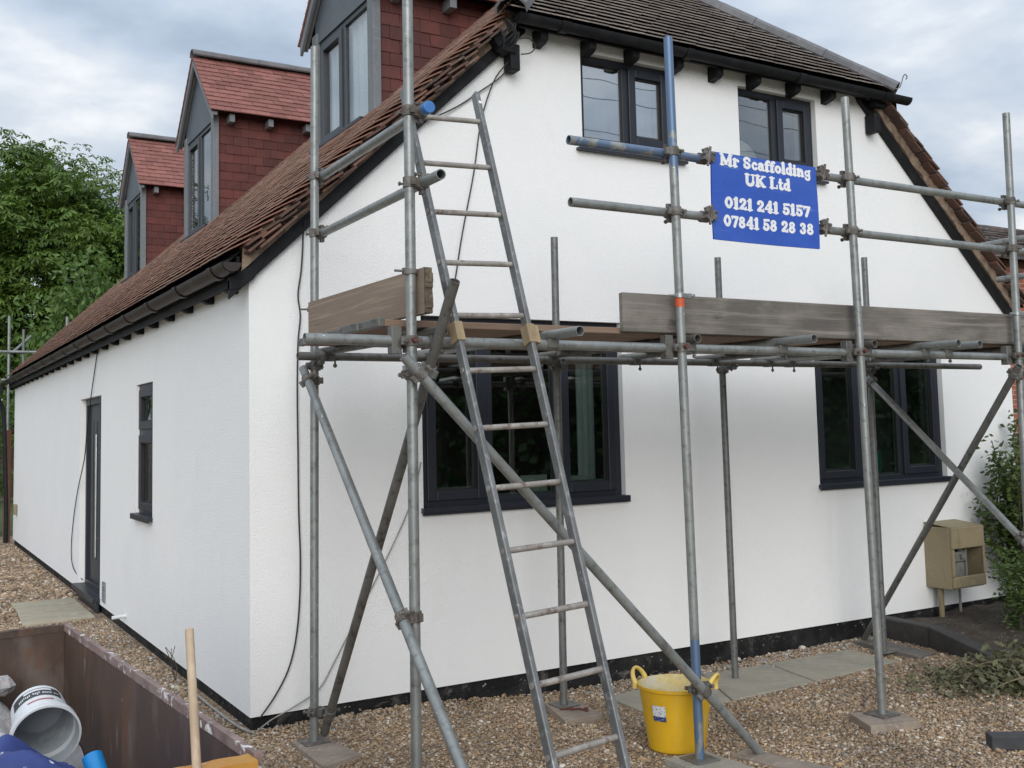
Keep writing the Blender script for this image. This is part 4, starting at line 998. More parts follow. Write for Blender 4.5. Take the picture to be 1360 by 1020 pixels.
# platform boards
yb_ = -1.884
labs = ['outermost platform board, its front edge showing beside the ladder', 'second platform board from the outer edge', 'middle one of the five platform boards', 'platform board second from the wall', 'platform board nearest the wall']
for i in range(5):
    y = yb_ + i * .232; x0 = .02 + random.uniform(-.02, .05) if i else .04
    b = MB(); b.bx(x0, 5.9, y, y + .225, 2.234 + random.uniform(-.002, .002), 2.268 + random.uniform(-.003, .003))
    b.bx(x0 - .0025, x0 + .03, y - .0015, y + .2265, 2.2315, 2.272, 1)
    tag(b.build('scaffold_board', ['redwood', 'galvdirty'], loc=(x0, y, 2.234), smooth=False, bevel=.004), labs[i], 'scaffold board', 'boards of the scaffold platform')
b = MB(); b.bx(1.392, 6.1, -1.924, -1.888, 2.241, 2.447)
b2 = b.build('toe_board', 'greywood', loc=(1.39, -1.9, 2.27), smooth=False, bevel=.006); tag(b2, 'long grey weathered toe board along the front of the platform', 'toe board', 'toe boards of the scaffold')
b = MB(); R_ = Matrix.Rotation(.0, 3, 'X')
b.add([(.180, -.55, 2.305), (.218, -.55, 2.305), (.218, -2.075, 2.277), (.180, -2.075, 2.277), (.180, -.55, 2.50), (.218, -.55, 2.50), (.218, -2.075, 2.485), (.180, -2.075, 2.485)],
      [(0, 1, 2, 3), (4, 5, 6, 7), (0, 1, 5, 4), (1, 2, 6, 5), (3, 0, 4, 7)], 0)
# ragged split end
for i in range(9):
    z = 2.279 + i * .0226; dx = random.uniform(0, .018)
    b.bx(.181, .217, -2.076 - dx, -2.070, z, z + .0218, 1)
tag(b.build('toe_board', ['brownwood', 'endgrain'], loc=(.2, -1.3, 2.28), smooth=False), 'short brown toe board with a split end, across the left end of the platform', 'toe board', 'toe boards of the scaffold')
# sole boards
def pad(poly, z0, z1, lab, m_='padwood'):
    b = MB(); b.prism([(x, y, z0) for x, y in poly], (0, 0, z1 - z0)); c = poly[0]
    tag(b.build('sole_board', m_, loc=(c[0], c[1], z0), smooth=False, bevel=.004), lab, 'sole board', 'sole boards under the scaffold feet')
pad([(2.985, -1.865), (3.245, -1.985), (3.175, -2.215), (2.865, -2.125)], .004, .048, 'square pale sole board under the pole right of the sign')
pad([(1.60, -1.88), (1.86, -1.90), (1.88, -2.45), (1.62, -2.45)], .0, .038, 'sole board under the pole in front of the yellow tub', 'slab')
pad([(1.78, -.42), (1.98, -.46), (1.93, -.86), (1.66, -.85)], -.055, -.006, 'sole board under the inner pole behind the ladder')
pad([(.11, -.40), (.30, -.47), (.345, -.86), (.10, -.95)], .0, .034, 'sole board at the foot of the pole by the house corner')
pad([(1.955, -1.985), (2.10, -1.96), (2.24, -2.5), (2.06, -2.5)], .0, .022, 'sandy sole board under the foot of the long front brace')
pad([(4.96, -.14), (5.15, -.18), (5.08, -.84), (4.86, -.86)], -.09, -.045, 'long grey sole board beside the dark kerb', 'greywood')
pad([(.02, -1.85), (.27, -1.85), (.27, -2.15), (.02, -2.15)], .0, .034, 'sole board under the tallest pole')
pad([(4.45, -1.85), (4.72, -1.85), (4.72, -2.15), (4.45, -2.15)], .0, .034, 'sole board under the rightmost pole, among the cut branches')
b = MB()
for k in range(3): b.tube((1.76 + .05 * k, -.64 - .04 * k, .001), (1.84 + .03 * k, -.68 - .03 * k, .004), .007, 6)
b.tube((1.88, -.76, -.005), (1.88, -.76, .02), .012, 6)
tag(b.build('loose_bolt', 'boltred', loc=(1.84, -.7, 0)), 'few rusty bolts left on the sole board behind the ladder', 'bolts')

# ------------------------------------------------------------------ ladder
lad = thing('ladder', 'aluminium pole ladder leaning on the scaffold beside the tallest pole', 'ladder', (.58, -2.82, 0))
LA = (Vector((.412, -2.856, 0)), Vector((.357, -2.05, 2.178))); LB = (Vector((.770, -2.806, 0)), Vector((.741, -2.05, 2.187)))
def pz(l_, z): return l_[0] + (l_[1] - l_[0]) * (z / l_[1].z)
for l_, zt in ((LA, 3.47), (LB, 3.50)):
    a = pz(l_, 0); c = pz(l_, zt); b = MB()
    Rm = frame_basis(a, c)
    # C-section stile with rounded edges
    L_ = (c - a).length; b.box((a + c) / 2, (L_, .027, .050), Rm)
    t = b.build('stile', 'alu', lad, smooth=False, bevel=.006)
    b = MB(); fwd_ = Rm @ Vector((0, 0, 1))
    if fwd_.y > 0: fwd_ = -fwd_
    b.tube(c - (c - a).normalized() * .07 + fwd_ * .0255, c - (c - a).normalized() * .07 + fwd_ * .027, .009, 12); b.build('bolt_hole', 'white', t)
for i in range(13):
    z = 3.322 - i * .2608
    p = pz(LA, z); q_ = pz(LB, z + .012); d = (q_ - p).normalized()
    b = MB(); b.tube(p - d * .013, q_ + d * .013, .0135, 12)
    if i > 0 and i < 12:
        b.tube(p - d * .018, p - d * .0136, .014, 10)
    b.build('rung', 'rung', lad)
for l_, zz_, ex_ in ((LA, 2.20, 0), (LB, 2.20, 1)):
    a = pz(l_, zz_ - .05); c = pz(l_, zz_ + .04); b = MB(); Rm = frame_basis(a, c)
    b.box((a + c) / 2 + Rm @ Vector((0, 0, .0)), ((c - a).length, .044, .062), Rm)
    if ex_: b.box((a + c) / 2 + Vector((.036, .0, .0)), ((c - a).length * .98, .024, .04), Rm)
    b.build('packing_block', 'paleblock', lad, smooth=False, bevel=.003)

# ------------------------------------------------------------------ sign
sg = thing('sign', 'blue scaffolding company sign with white lettering, clamped to the guard rails', 'sign', (2.38, -1.985, 2.757))
SX0, SX1, SZ0, SZ1 = 1.972, 2.785, 2.757, 3.245
def bow(x, z): return .010 * sin(pi * (x - SX0) / (SX1 - SX0)) * (.6 + .4 * cos(5 * (z - SZ0))) + .004 * sin(9 * (z - SZ0) + 4 * (x - SX0))
b = MB(); bn, bm_ = 24, 14
for side in (0, 1):
    b.add([(SX0 + (SX1 - SX0) * i / bn, -1.992 + bow(SX0 + (SX1 - SX0) * i / bn, SZ0 + (SZ1 - SZ0) * j / bm_) + .008 * side, SZ0 + (SZ1 - SZ0) * j / bm_) for i in range(bn + 1) for j in range(bm_ + 1)],
          [(i * (bm_ + 1) + j, (i + 1) * (bm_ + 1) + j, (i + 1) * (bm_ + 1) + j + 1, i * (bm_ + 1) + j + 1) for i in range(bn) for j in range(bm_)])
b.build('panel', 'signblue', sg)
# chunky round serif letters, drawn as fat strokes: units of cap height; T thick, t thin stroke
def arc(cx_, cy_, rx, ry, a0, a1, n=12): return [(cx_ + rx * cos(radians(a0 + (a1 - a0) * i / n)), cy_ + ry * sin(radians(a0 + (a1 - a0) * i / n))) for i in range(n + 1)]
T, TH, SF = .27, .15, .13
def bar(x0, x1, y): return ([(x0, y), (x1, y)], SF)
G = {
 'M': (1.18, [([(.20, .06), (.20, .94)], .19), ([(.20, .93), (.57, .18)], .25), ([(.57, .18), (.92, .93)], .15), ([(.95, .06), (.95, .94)], T), bar(.06, .36, .065), bar(.78, 1.12, .065), bar(.05, .26, .935), bar(.90, 1.12, .935)]),
 'r': (.62, [([(.20, .06), (.20, .64)], T), (arc(.40, .40, .20, .22, 165, 50), .16), ([(.47, .56), (.50, .54)], .22), bar(.05, .40, .065), bar(.05, .2, .62)]),
 'S': (.78, [([(.62, .72), (.58, .83)] + arc(.38, .70, .22, .22, 60, 180) + [(.17, .66), (.24, .56), (.48, .46), (.60, .36)] + arc(.38, .29, .23, .21, 0, -120) + [(.17, .20), (.14, .32)], .21), ([(.66, .66), (.66, .93)], .09), ([(.11, .08), (.11, .36)], .09)]),
 'c': (.60, [(arc(.34, .33, .20, .26, 42, 318, 18), .20), ([(.46, .50), (.47, .49)], .22)]),
 'a': (.66, [([(.17, .50), (.22, .57)] + arc(.32, .48, .16, .13, 110, 0) + [(.48, .14), (.53, .07)], .2), (arc(.28, .22, .15, .15, 60, 330, 14), .19), bar(.46, .63, .07)]),
 'f': (.50, [([(.22, .06), (.22, .72)] , T), (arc(.40, .72, .18, .20, 180, 60), .18), ([(.46, .86), (.47, .86)], .21), bar(.05, .42, .065), bar(.05, .44, .60)]),
 'o': (.66, [(arc(.33, .33, .20, .25, 0, 360, 24), .21), (arc(.33, .33, .235, .20, 130, 230, 8), .2), (arc(.33, .33, .235, .20, -50, 50, 8), .2)]),
 'l': (.40, [([(.20, .06), (.20, .96)], T), bar(.04, .37, .065), bar(.04, .2, .93)]),
 'd': (.70, [([(.50, .06), (.50, .96)], T), (arc(.30, .32, .17, .24, 50, 310, 18), .2), bar(.5, .68, .065), bar(.34, .5, .93)]),
 'i': (.40, [([(.20, .06), (.20, .62)], T), bar(.04, .37, .065), bar(.04, .2, .61), ([(.20, .86), (.201, .86)], .25)]),
 'n': (.74, [([(.19, .06), (.19, .62)], T), ([(.28, .46)] + arc(.42, .42, .13, .17, 130, 0) + [(.555, .06)], .24), bar(.04, .34, .065), bar(.42, .71, .065), bar(.04, .19, .62)]),
 'g': (.68, [(arc(.32, .36, .17, .20, 0, 360, 20), .17), ([(.53, .60), (.62, .62)], .13), ([(.50, .58), (.51, .10)] + arc(.33, -.03, .19, .17, 20, -170), .19)]),
 'U': (.98, [([(.22, .94), (.22, .36)] + arc(.50, .33, .28, .27, 180, 360) , .25), ([(.78, .36), (.78, .94)], .16), bar(.04, .42, .935), bar(.62, .95, .935)]),
 'K': (.98, [([(.22, .06), (.22, .94)], T), ([(.34, .46), (.76, .92)], .16), ([(.42, .52), (.76, .08)], .27), bar(.04, .42, .065), bar(.62, .95, .065), bar(.04, .42, .935), bar(.62, .92, .935)]),
 'L': (.82, [([(.24, .06), (.24, .94)], T), bar(.05, .74, .07), bar(.05, .46, .935), ([(.72, .08), (.74, .34)], .12)]),
 't': (.50, [([(.23, .86), (.23, .18)] + arc(.33, .17, .11, .11, 180, 320), .23), bar(.05, .45, .60)]),
 '0': (.72, [(arc(.36, .5, .22, .40, 0, 360, 28), .2), (arc(.36, .5, .25, .30, 120, 240, 8), .2), (arc(.36, .5, .25, .30, -60, 60, 8), .2)]),
 '1': (.50, [([(.27, .06), (.27, .92)], T), bar(.07, .46, .065), ([(.08, .80), (.26, .93)], .14)]),
 '2': (.70, [([(.16, .68)] + arc(.35, .70, .19, .20, 170, -20) + [(.46, .50), (.18, .16)], .21), ([(.16, .11), (.42, .13), (.60, .08)], .2), ([(.61, .08), (.63, .28)], .10), ([(.18, .70), (.181, .70)], .23)]),
 '3': (.68, [([(.17, .74)] + arc(.34, .72, .17, .18, 150, -70) , .2), (arc(.33, .29, .20, .21, 80, -160), .21), ([(.32, .51), (.40, .51)], .16), ([(.16, .25), (.161, .25)], .22), ([(.18, .74), (.181, .74)], .2)]),
 '4': (.74, [([(.50, .06), (.50, .94)], T), ([(.46, .92), (.10, .34)], .13), ([(.09, .30), (.67, .30)], .15), bar(.34, .67, .065)]),
 '5': (.68, [([(.19, .88), (.19, .55)], .12), ([(.18, .89), (.58, .91)], .2), (arc(.34, .32, .21, .24, 130, -160), .22), ([(.16, .24), (.161, .24)], .22)]),
 '7': (.66, [([(.10, .87), (.60, .87)], .2), ([(.58, .86), (.30, .06)], .22), ([(.10, .90), (.10, .68)], .10)]),
 '8': (.72, [(arc(.36, .715, .17, .165, 0, 360, 20), .19), (arc(.36, .275, .20, .20, 0, 360, 22), .21)]),
 ' ': (.34, []),
}
class Flat:
    def __init__(s): s.v = []; s.f = []; s.k = 0
    def stroke(s, pts, w, tx):
        w = w * 1.10 + .008
        s.k += 1; off = -1.9924 - .00006 * (s.k % 9)
        def put(poly):
            b_ = len(s.v)
            for x, y in poly: X, Z = tx(x, y); s.v.append((X, off + bow(X, Z), Z))
            s.f.append(tuple(range(b_, b_ + len(poly))))
        # one outline polygon: round-ended ribbon
        P = [Vector((x, y)) for x, y in pts]; closed = (P[0] - P[-1]).length < 1e-3 and len(P) > 4
        Lft = []; Rgt = []
        for i, p in enumerate(P):
            a = P[i - 1] if i > 0 else (P[-2] if closed else P[0]); c = P[i + 1] if i < len(P) - 1 else (P[1] if closed else P[-1])
            d = (c - a)
            if d.length < 1e-6: d = Vector((1, 0))
            d.normalize(); nn = Vector((-d.y, d.x)) * w / 2
            Lft.append(p + nn); Rgt.append(p - nn)
        b_ = len(s.v)
        for q in Lft + Rgt: X, Z = tx(q.x, q.y); s.v.append((X, off + bow(X, Z), Z))
        n = len(P)
        for i in range(n - 1): s.f.append((b_ + i, b_ + i + 1, b_ + n + i + 1, b_ + n + i))
        if not closed:
            for e_, o_ in ((P[0], P[min(1, n - 1)]), (P[-1], P[max(n - 2, 0)])):
                s.k += 1; off = -1.9924 - .00006 * (s.k % 9) - .0006
                r_ = w / 2 * (1 if w > .18 else .96); put([(e_.x + r_ * cos(2 * pi * i / 12), e_.y + r_ * sin(2 * pi * i / 12)) for i in range(12)])
def lettering(line, xa, xb, z0, cap):
    W_ = sum(G[c][0] for c in line); sx = (xb - xa) / W_
    for txt in line.split(' '):
        lettering_word(txt, xa, sx, z0, cap); xa += sx * (sum(G[c][0] for c in txt) + G[' '][0])
def lettering_word(txt, xa, sx, z0, cap):
    fl = Flat(); x = 0
    for c in txt:
        w_, st = G[c]
        for pts, wd in st: fl.stroke(pts, wd, lambda u, v, x=x: (xa + (x + u) * sx, z0 + v * cap))
        x += w_
    me = bpy.data.meshes.new('lettering'); base = ORG[sg.name]
    me.from_pydata([tuple(Vector(p) - base) for p in fl.v], [], fl.f); me.materials.append(MT['white'])
    o = bpy.data.objects.new('lettering', me); COL.objects.link(o); o.parent = sg; ORG[o.name] = base
    o['label'] = 'white lettering ' + txt
SW = SX1 - SX0; SH = SZ1 - SZ0
lettering('Mr Scaffolding', SX0 + .075 * SW, SX0 + .945 * SW, SZ1 - .142 * SH, .066)
lettering('UK Ltd', SX0 + .30 * SW, SX0 + .735 * SW, SZ1 - .335 * SH, .066)
lettering('0121 241 5157', SX0 + .115 * SW, SX0 + .915 * SW, SZ1 - .625 * SH, .065)
lettering('07841 58 28 38', SX0 + .10 * SW, SX0 + .945 * SW, SZ1 - .835 * SH, .065)

# ------------------------------------------------------------------ yellow tub
TC = Vector((1.842, -1.685, .004))
tb = thing('tub', 'yellow flexible rubber tub with two handles, standing on the gravel behind a pole', 'tub', TC)
RT, RB, HT = .200, .155, .345
b = MB(); b.lathe([(.001, .0), (RB - .012, 0), (RB, .012), (RB + .004, .05), (RT - .004, HT - .02), (RT + .006, HT - .015), (RT + .007, HT), (RT - .001, HT + .001)], TC, n=56)
b.build('body', 'tub', tb)
b = MB(); b.lathe([(RT - .001, HT + .0012), (RT - .007, HT - .01), (RB - .005, .03), (RB - .03, .014), (.001, .012)], TC, n=56); b.build('lining', 'tubin', tb)
hd = Vector((.52, -.85, 0)).normalized()
for s_ in (-1, 1):
    b = MB(); c = TC + Vector((0, 0, HT)) + hd * (s_ * (RT + .004)); tan_ = Vector((-hd.y, hd.x, 0))
    pts = [c + tan_ * (.075 * cos(t)) + Vector((0, 0, .062 * sin(t))) + hd * (s_ * .030 * sin(t)) for t in [pi * i / 12 for i in range(13)]]
    pts = [pts[0] - Vector((0, 0, .03))] + pts + [pts[-1] - Vector((0, 0, .03))]
    b.path(pts, lambda t: .0085 + .007 * abs(2 * t - 1), 10, sub=2); b.build('handle', mat('pale_yellow_handle', (.74, .55, .14), .5, noise=[(12, (.68, .50, .14), .4, .6)]), tb)
def curved_label(parent, C_, ang0, ang1, h0, h1, r0, r1, m_, name, ax=(0, 0, 1), ref=None, off=.0012):
    b = MB(); n = 12; ax = Vector(ax).normalized(); u = ax.orthogonal().normalized() if ref is None else (Vector(ref) - ax * Vector(ref).dot(ax)).normalized(); w = ax.cross(u); vs = []
    for h, r in ((h0, r0), (h1, r1)):
        for i in range(n + 1):
            a = ang0 + (ang1 - ang0) * i / n; vs.append(Vector(C_) + ax * h + (u * cos(a) + w * sin(a)) * (r + off))
    k = n + 1; b.add(vs, [(i, i + 1, k + i + 1, k + i) for i in range(n)]); return b.build(name, m_, parent)
rr = lambda h: RB + (RT - RB) * (h - .03) / (HT - .03) + .004
va = math.atan2(-6.31 - TC.y, -1.87 - TC.x) - .50
lb = curved_label(tb, TC, va - .21, va + .21, .205, .262, rr(.205), rr(.262), 'label', 'label', ref=(1, 0, 0))
curved_label(tb, TC, va - .21, va + .21, .180, .2045, rr(.18), rr(.2045), 'labelb', 'label_strip', ref=(1, 0, 0))

# ------------------------------------------------------------------ skip and what is in it
A0 = Vector((-1.112, -.675)); A1 = Vector((-.962, -3.27)); du = (A1 - A0).normalized(); dn = Vector((-du.y, du.x)) * -1
if dn.x > 0: dn = -dn
SWD = 1.5
def sp(s_, w_, z): q_ = A0 + du * s_ + dn * w_; return (q_.x, q_.y, z)
SL_ = (A1 - A0).length
skp = thing('skip', 'brown painted steel skip with scuffed rims, part filled with rubble', 'skip', sp(SL_ / 2, SWD / 2, 0))
def slab_(m_, s0, s1, w0, w1, z0, z1, mi=0):
    m_.add([sp(s, w, z) for z in (z0, z1) for s, w in ((s0, w0), (s1, w0), (s1, w1), (s0, w1))], [(0, 1, 2, 3), (4, 5, 6, 7), (0, 1, 5, 4), (1, 2, 6, 5), (2, 3, 7, 6), (3, 0, 4, 7)], mi)
b = MB(); slab_(b, 0, SL_, -.012, 0, .06, .835); b.build('side_panel', 'skip', skp, smooth=False)
b = MB(); slab_(b, 0, SL_, SWD, SWD + .012, .06, .835); b.build('side_panel', 'skip', skp, smooth=False)
b = MB(); slab_(b, -.013, -.001, -.012, SWD + .012, .06, .832); b.build('end_panel', 'skip', skp, smooth=False)
b = MB(); slab_(b, SL_ + .001, SL_ + .013, -.012, SWD + .012, .06, .80); b.build('end_panel', 'skip', skp, smooth=False)
b = MB(); slab_(b, .0, SL_, .0, SWD, .055, .075); b.build('floor', 'skip', skp, smooth=False)
def rim(s0, s1, w0, w1, z, m_, name, along):
    b = MB(); n = 60; vs = []; fs = []
    for i in range(n + 1):
        t = i / n; s = s0 + (s1 - s0) * t if along else s0; 
        j1, j2, j3 = random.gauss(0, .0011), random.gauss(0, .0011), random.gauss(0, .0012)
        if along: ring_ = [sp(s, w0 + j1, z - .02), sp(s, w0 + j1, z + .012 + j3), sp(s, w1 + j2, z + .012 + j3), sp(s, w1 + j2, z - .02)]
        else:
            w = w0 + (w1 - w0) * t; ring_ = [sp(s0 + j1, w, z - .02), sp(s0 + j1, w, z + .012 + j3), sp(s1 + j2, w, z + .012 + j3), sp(s1 + j2, w, z - .02)]
        vs += ring_
    for i in range(n): fs += [(4 * i + k, 4 * i + (k + 1) % 4, 4 * i + 4 + (k + 1) % 4, 4 * i + 4 + k) for k in range(4)]
    fs += [(0, 1, 2, 3), (4 * n, 4 * n + 1, 4 * n + 2, 4 * n + 3)]
    b.add(vs, fs); b.build(name, m_, skp, smooth=False)
rim(-.035, SL_ + .03, -.020, .002, .845, 'skiplip', 'rim', True); rim(-.035, SL_ + .03, SWD - .003, SWD + .046, .845, 'skiplip', 'rim', True)
rim(-.035, .003, .004, SWD - .004, .842, 'skip', 'rim', False)
rim(SL_ - .02, SL_ + .06, .004, SWD - .004, .835, 'skipend', 'rim', False)
# rubble heap
def heap(w, s):
    z = .30 + .24 * min(1, max(0, (w - .10) / .30)) + .05 * sin(3.1 * w + 2.2 * s) + .03 * sin(7 * s + 5 * w) + .02 * sin(19 * s + 13 * w)
    z += .10 * math.exp(-((s - .20) ** 2 + (w - .50) ** 2) / .04)
    return z
n1, n2 = 70, 44; vs = []; fs = []
for i in range(n1 + 1):
    for j in range(n2 + 1):
        s = .004 + (SL_ - .008) * i / n1; w = .004 + (SWD - .008) * j / n2; vs.append(sp(s, w, heap(w, s) + random.gauss(0, .007)))
for i in range(n1):
    for j in range(n2): fs.append((i * (n2 + 1) + j, i * (n2 + 1) + j + 1, (i + 1) * (n2 + 1) + j + 1, (i + 1) * (n2 + 1) + j))
b = MB(); b.add(vs, fs); tag(b.build('rubble', 'rubble', loc=sp(1, .7, .3)), 'pale plaster rubble and dust heaped in the skip', 'rubble', kind='stuff')
def chunk(c, r, m_, name, lab, cat, group=None):
    bm = bmesh.new(); bmesh.ops.create_icosphere(bm, subdivisions=2, radius=1)
    for v in bm.verts: v.co *= (1 + random.uniform(-.22, .18)); v.co = Vector((v.co.x * r[0], v.co.y * r[1], v.co.z * r[2]))
    me = bpy.data.meshes.new(name); bm.to_mesh(me); bm.free(); me.materials.append(MT[m_])
    o = bpy.data.objects.new(name, me); COL.objects.link(o); o.location = c; ORG[o.name] = Vector(c); tag(o, lab, cat, group); return o
chunk((-1.43, -.86, .64), (.09, .07, .045), 'rubble', 'plaster_lump', 'pale plaster lump in the far corner of the skip', 'plaster lump')
# white bucket on its side
BK0 = Vector((-1.300, -1.33, .622)); BK1 = Vector((-1.297, -1.590, .563)); bax = (BK1 - BK0).normalized(); bl_ = (BK1 - BK0).length
bk = thing('paint_bucket', 'white paint bucket with black printed band lying on its side in the skip', 'bucket', BK0 - Vector((0, 0, .13)))
r0, r1 = .104, .128
b = MB(); b.lathe([(.001, 0), (r0 - .008, 0), (r0, .008), (r1 - .012, bl_ - .05), (r1 + .002, bl_ - .048), (r1 + .002, bl_ - .036), (r1 - .006, bl_ - .034), (r1 - .004, bl_ - .012), (r1 + .005, bl_ - .010), (r1 + .005, bl_), (r1 - .003, bl_ + .001)], BK0, bax, 56, ref=(0, 0, 1)); b.build('shell', 'bucket', bk)
b = MB(); b.lathe([(r1 - .003, bl_ + .0012), (r1 - .008, bl_ - .01), (r0 - .004, .012), (.001, .010)], BK0, bax, 56, ref=(0, 0, 1)); b.build('inside', 'bucketin', bk)
rb_ = lambda h: r0 + (r1 - .012 - r0) * (h - .008) / (bl_ - .058)
curved_label(bk, BK0, -.75, 1.15, .035, .115, rb_(.035), rb_(.115), 'blackprint', 'printed_band', bax, (0, 0, 1))
curved_label(bk, BK0, -.38, .62, .045, .062, rb_(.045), rb_(.062), 'bucket', 'print_panel', bax, (0, 0, 1), .0022)
curved_label(bk, BK0, -.35, .55, .150, .160, rb_(.150), rb_(.160), 'redprint', 'print_line', bax, (0, 0, 1), .0015)
for k in range(22):
    a = -.62 + k * .068
    if k in (3, 9, 14): continue
    h = .080 + random.uniform(-.004, .004); curved_label(bk, BK0, a, a + .038, h, h + .018 + random.uniform(-.003, .004), rb_(h), rb_(h + .02), 'bucket', 'print_mark', bax, (0, 0, 1), .0024)
# blue can, cloth
b = MB(); ca = Vector((-1.192, -2.03, .578)); cb = Vector((-1.150, -2.20, .40)); b.tube(cb, ca, .037, 28, .0025); b.tube(ca - (ca - cb).normalized() * .006, ca - (ca - cb).normalized() * .003, .0345, 28)
tag(b.build('blue_tube', 'bluecan', loc=cb, bevel=.001), 'short bright blue plastic tube beside the bucket in the skip', 'tube')
vs = []; fs = []; n1, n2 = 110, 110
for i in range(n1 + 1):
    for j in range(n2 + 1):
        u = i / n1; v = j / n2; x = -1.98 + .90 * u; y = -2.75 + .98 * v
        e = 1 - ((x + 1.60) / .52) ** 2 * .8 - ((y + 2.26) / .54) ** 2 * .8
        z = .30 + .37 * math.sqrt(max(0.0, e)) if e > 0 else .30 - .05
        z += .030 * (1 - abs(sin(6.5 * x + 5 * y + 1.6 * sin(5 * y)))) ** 1.6 + .024 * (1 - abs(sin(10 * y - 7 * x + 1.2 * sin(9 * x)))) ** 2 - .03
        z += .012 * (1 - abs(sin(23 * x + 17 * y + 2 * sin(11 * x)))) ** 1.5 + .008 * sin(29 * y - 19 * x + 2 * sin(13 * y))
        z += .06 * math.exp(-((x + 1.47) ** 2 + (y + 1.92) ** 2) / .006)
        vs.append((x, y, z))
for i in range(n1):
    for j in range(n2): fs.append((i * (n2 + 1) + j, i * (n2 + 1) + j + 1, (i + 1) * (n2 + 1) + j + 1, (i + 1) * (n2 + 1) + j))
b = MB(); b.add(vs, fs); o = b.build('cloth', 'tarp', loc=(-1.6, -2.3, .35), angle=80); md = o.modifiers.new('thick', 'SOLIDIFY'); md.thickness = .006
tag(o, 'crumpled navy cloth spattered with white paint in the skip', 'cloth')
b = MB(); h0 = Vector((-1.096, -3.10, 1.185)); h1 = Vector((-1.128, -3.33, .80)); hd_ = (h1 - h0).normalized()
b.path([h0 - hd_ * .001, h0, h0 + hd_ * .02, h0 + (h1 - h0) * .3, h0 + (h1 - h0) * .7, h1, h1 + hd_ * .25], lambda t: .0095 + .003 * min(1, t * 8) , 16, sub=3)
tag(b.build('tool_handle', 'handle', loc=h1 + hd_ * .25), 'plain wooden tool handle sticking up out of the skip', 'tool handle')

# ------------------------------------------------------------------ ground items
for i, poly in enumerate(SLABS):
    x0, y0 = poly[0]; b = MB(); b.add([(x, y, gz(x, y) - .05) for x, y in poly] + [(x, y, gz(x, y) + .012 + .002 * i) for x, y in poly], [(0, 1, 2, 3), (4, 5, 6, 7), (0, 1, 5, 4), (1, 2, 6, 5), (2, 3, 7, 6), (3, 0, 4, 7)]); lab = ['paving slab nearest the ladder, beside the yellow tub', 'middle paving slab, under the inner pole', 'paving slab furthest right, near the dark kerb'][i]
    tag(b.build('paving_slab', 'slab', loc=(x0, y0, 0), smooth=False, bevel=.006), lab, 'paving slab', 'paving slabs along the front wall')
b = MB(); b.prism([(-.70, 6.36, -.02), (-.09, 6.33, -.02), (-.09, 5.60, -.02), (-.70, 5.58, -.02)], (0, 0, .045)); tag(b.build('step_slab', 'slabw', loc=(-.4, 6, 0), smooth=False, bevel=.006), 'sandy step slab at the side door, further half', 'paving slab', 'slabs at the side door')
b = MB(); b.prism([(-.71, 5.575, -.02), (-.09, 5.595, -.02), (-.09, 4.86, -.02), (-.74, 4.80, -.02)], (0, 0, .043)); tag(b.build('step_slab', 'slabw', loc=(-.4, 5.2, 0), smooth=False, bevel=.006), 'sandy step slab at the side door, nearer half', 'paving slab', 'slabs at the side door')
b = MB(); b.box((-.42, 3.55, .025), (.17, .06, .025), Matrix.Rotation(.5, 3, 'Z')); tag(b.build('wood_offcut', 'padwood', loc=(-.42, 3.55, .01), smooth=False, bevel=.004), 'small wood offcut on the gravel between skip and wall', 'wood offcut')
b = MB(); b.box((3.28, -2.745, .045), (.30, .10, .07), Matrix.Rotation(-.62, 3, 'Z')); tag(b.build('brick', 'brickoff', loc=(3.28, -2.74, .01), smooth=False, bevel=.006), 'paint splashed dark brick on the gravel at lower right', 'brick')
# raised bed
kb = [(5.36, -.03), (5.33, -.58), (4.86, -1.38), (4.58, -1.80), (4.70, -1.86), (4.98, -1.44), (5.46, -.60), (5.49, -.03)]
kerb = thing('bed_kerb', 'low dark kerb round the planting bed under the meter box', 'kerb', (5.2, -.9, -.06))
b = MB(); b.prism([(x, y, -.14) for x, y in (kb[0], kb[1], kb[6], kb[7])], (0, 0, .225)); b.build('kerb_piece', 'kerb', kerb, smooth=False, bevel=.012)
b = MB(); b.prism([(x, y, -.14) for x, y in (kb[1], kb[2], kb[5], kb[6])], (0, 0, .228)); b.build('kerb_piece', 'kerb', kerb, smooth=False, bevel=.012)
b = MB(); b.prism([(x, y, -.10) for x, y in (kb[2], kb[3], kb[4], kb[5])], (0, 0, .19)); b.build('kerb_piece', 'kerb', kerb, smooth=False, bevel=.012)
n1 = 40; vs = []; fs = []
for i in range(n1 + 1):
    for j in range(n1 + 1):
        u, v = i / n1, j / n1; y = -.02 - 2.6 * v; yy = -y; xl = 5.42 if yy < .58 else 5.42 - (yy - .58) * .60; x = xl + (8.6 - xl) * u
        vs.append((x, y, .025 + .02 * sin(5 * x + 3 * y) + random.gauss(0, .012) - .06 * max(0, v - .55)))
for i in range(n1):
    for j in range(n1): fs.append((i * (n1 + 1) + j, i * (n1 + 1) + j + 1, (i + 1) * (n1 + 1) + j + 1, (i + 1) * (n1 + 1) + j))
b = MB(); b.add(vs, fs); tag(b.build('bed_soil', 'soil', loc=(6, -1, .1), smooth=True), 'dark soil with small stones in the planting bed', 'soil', kind='structure')
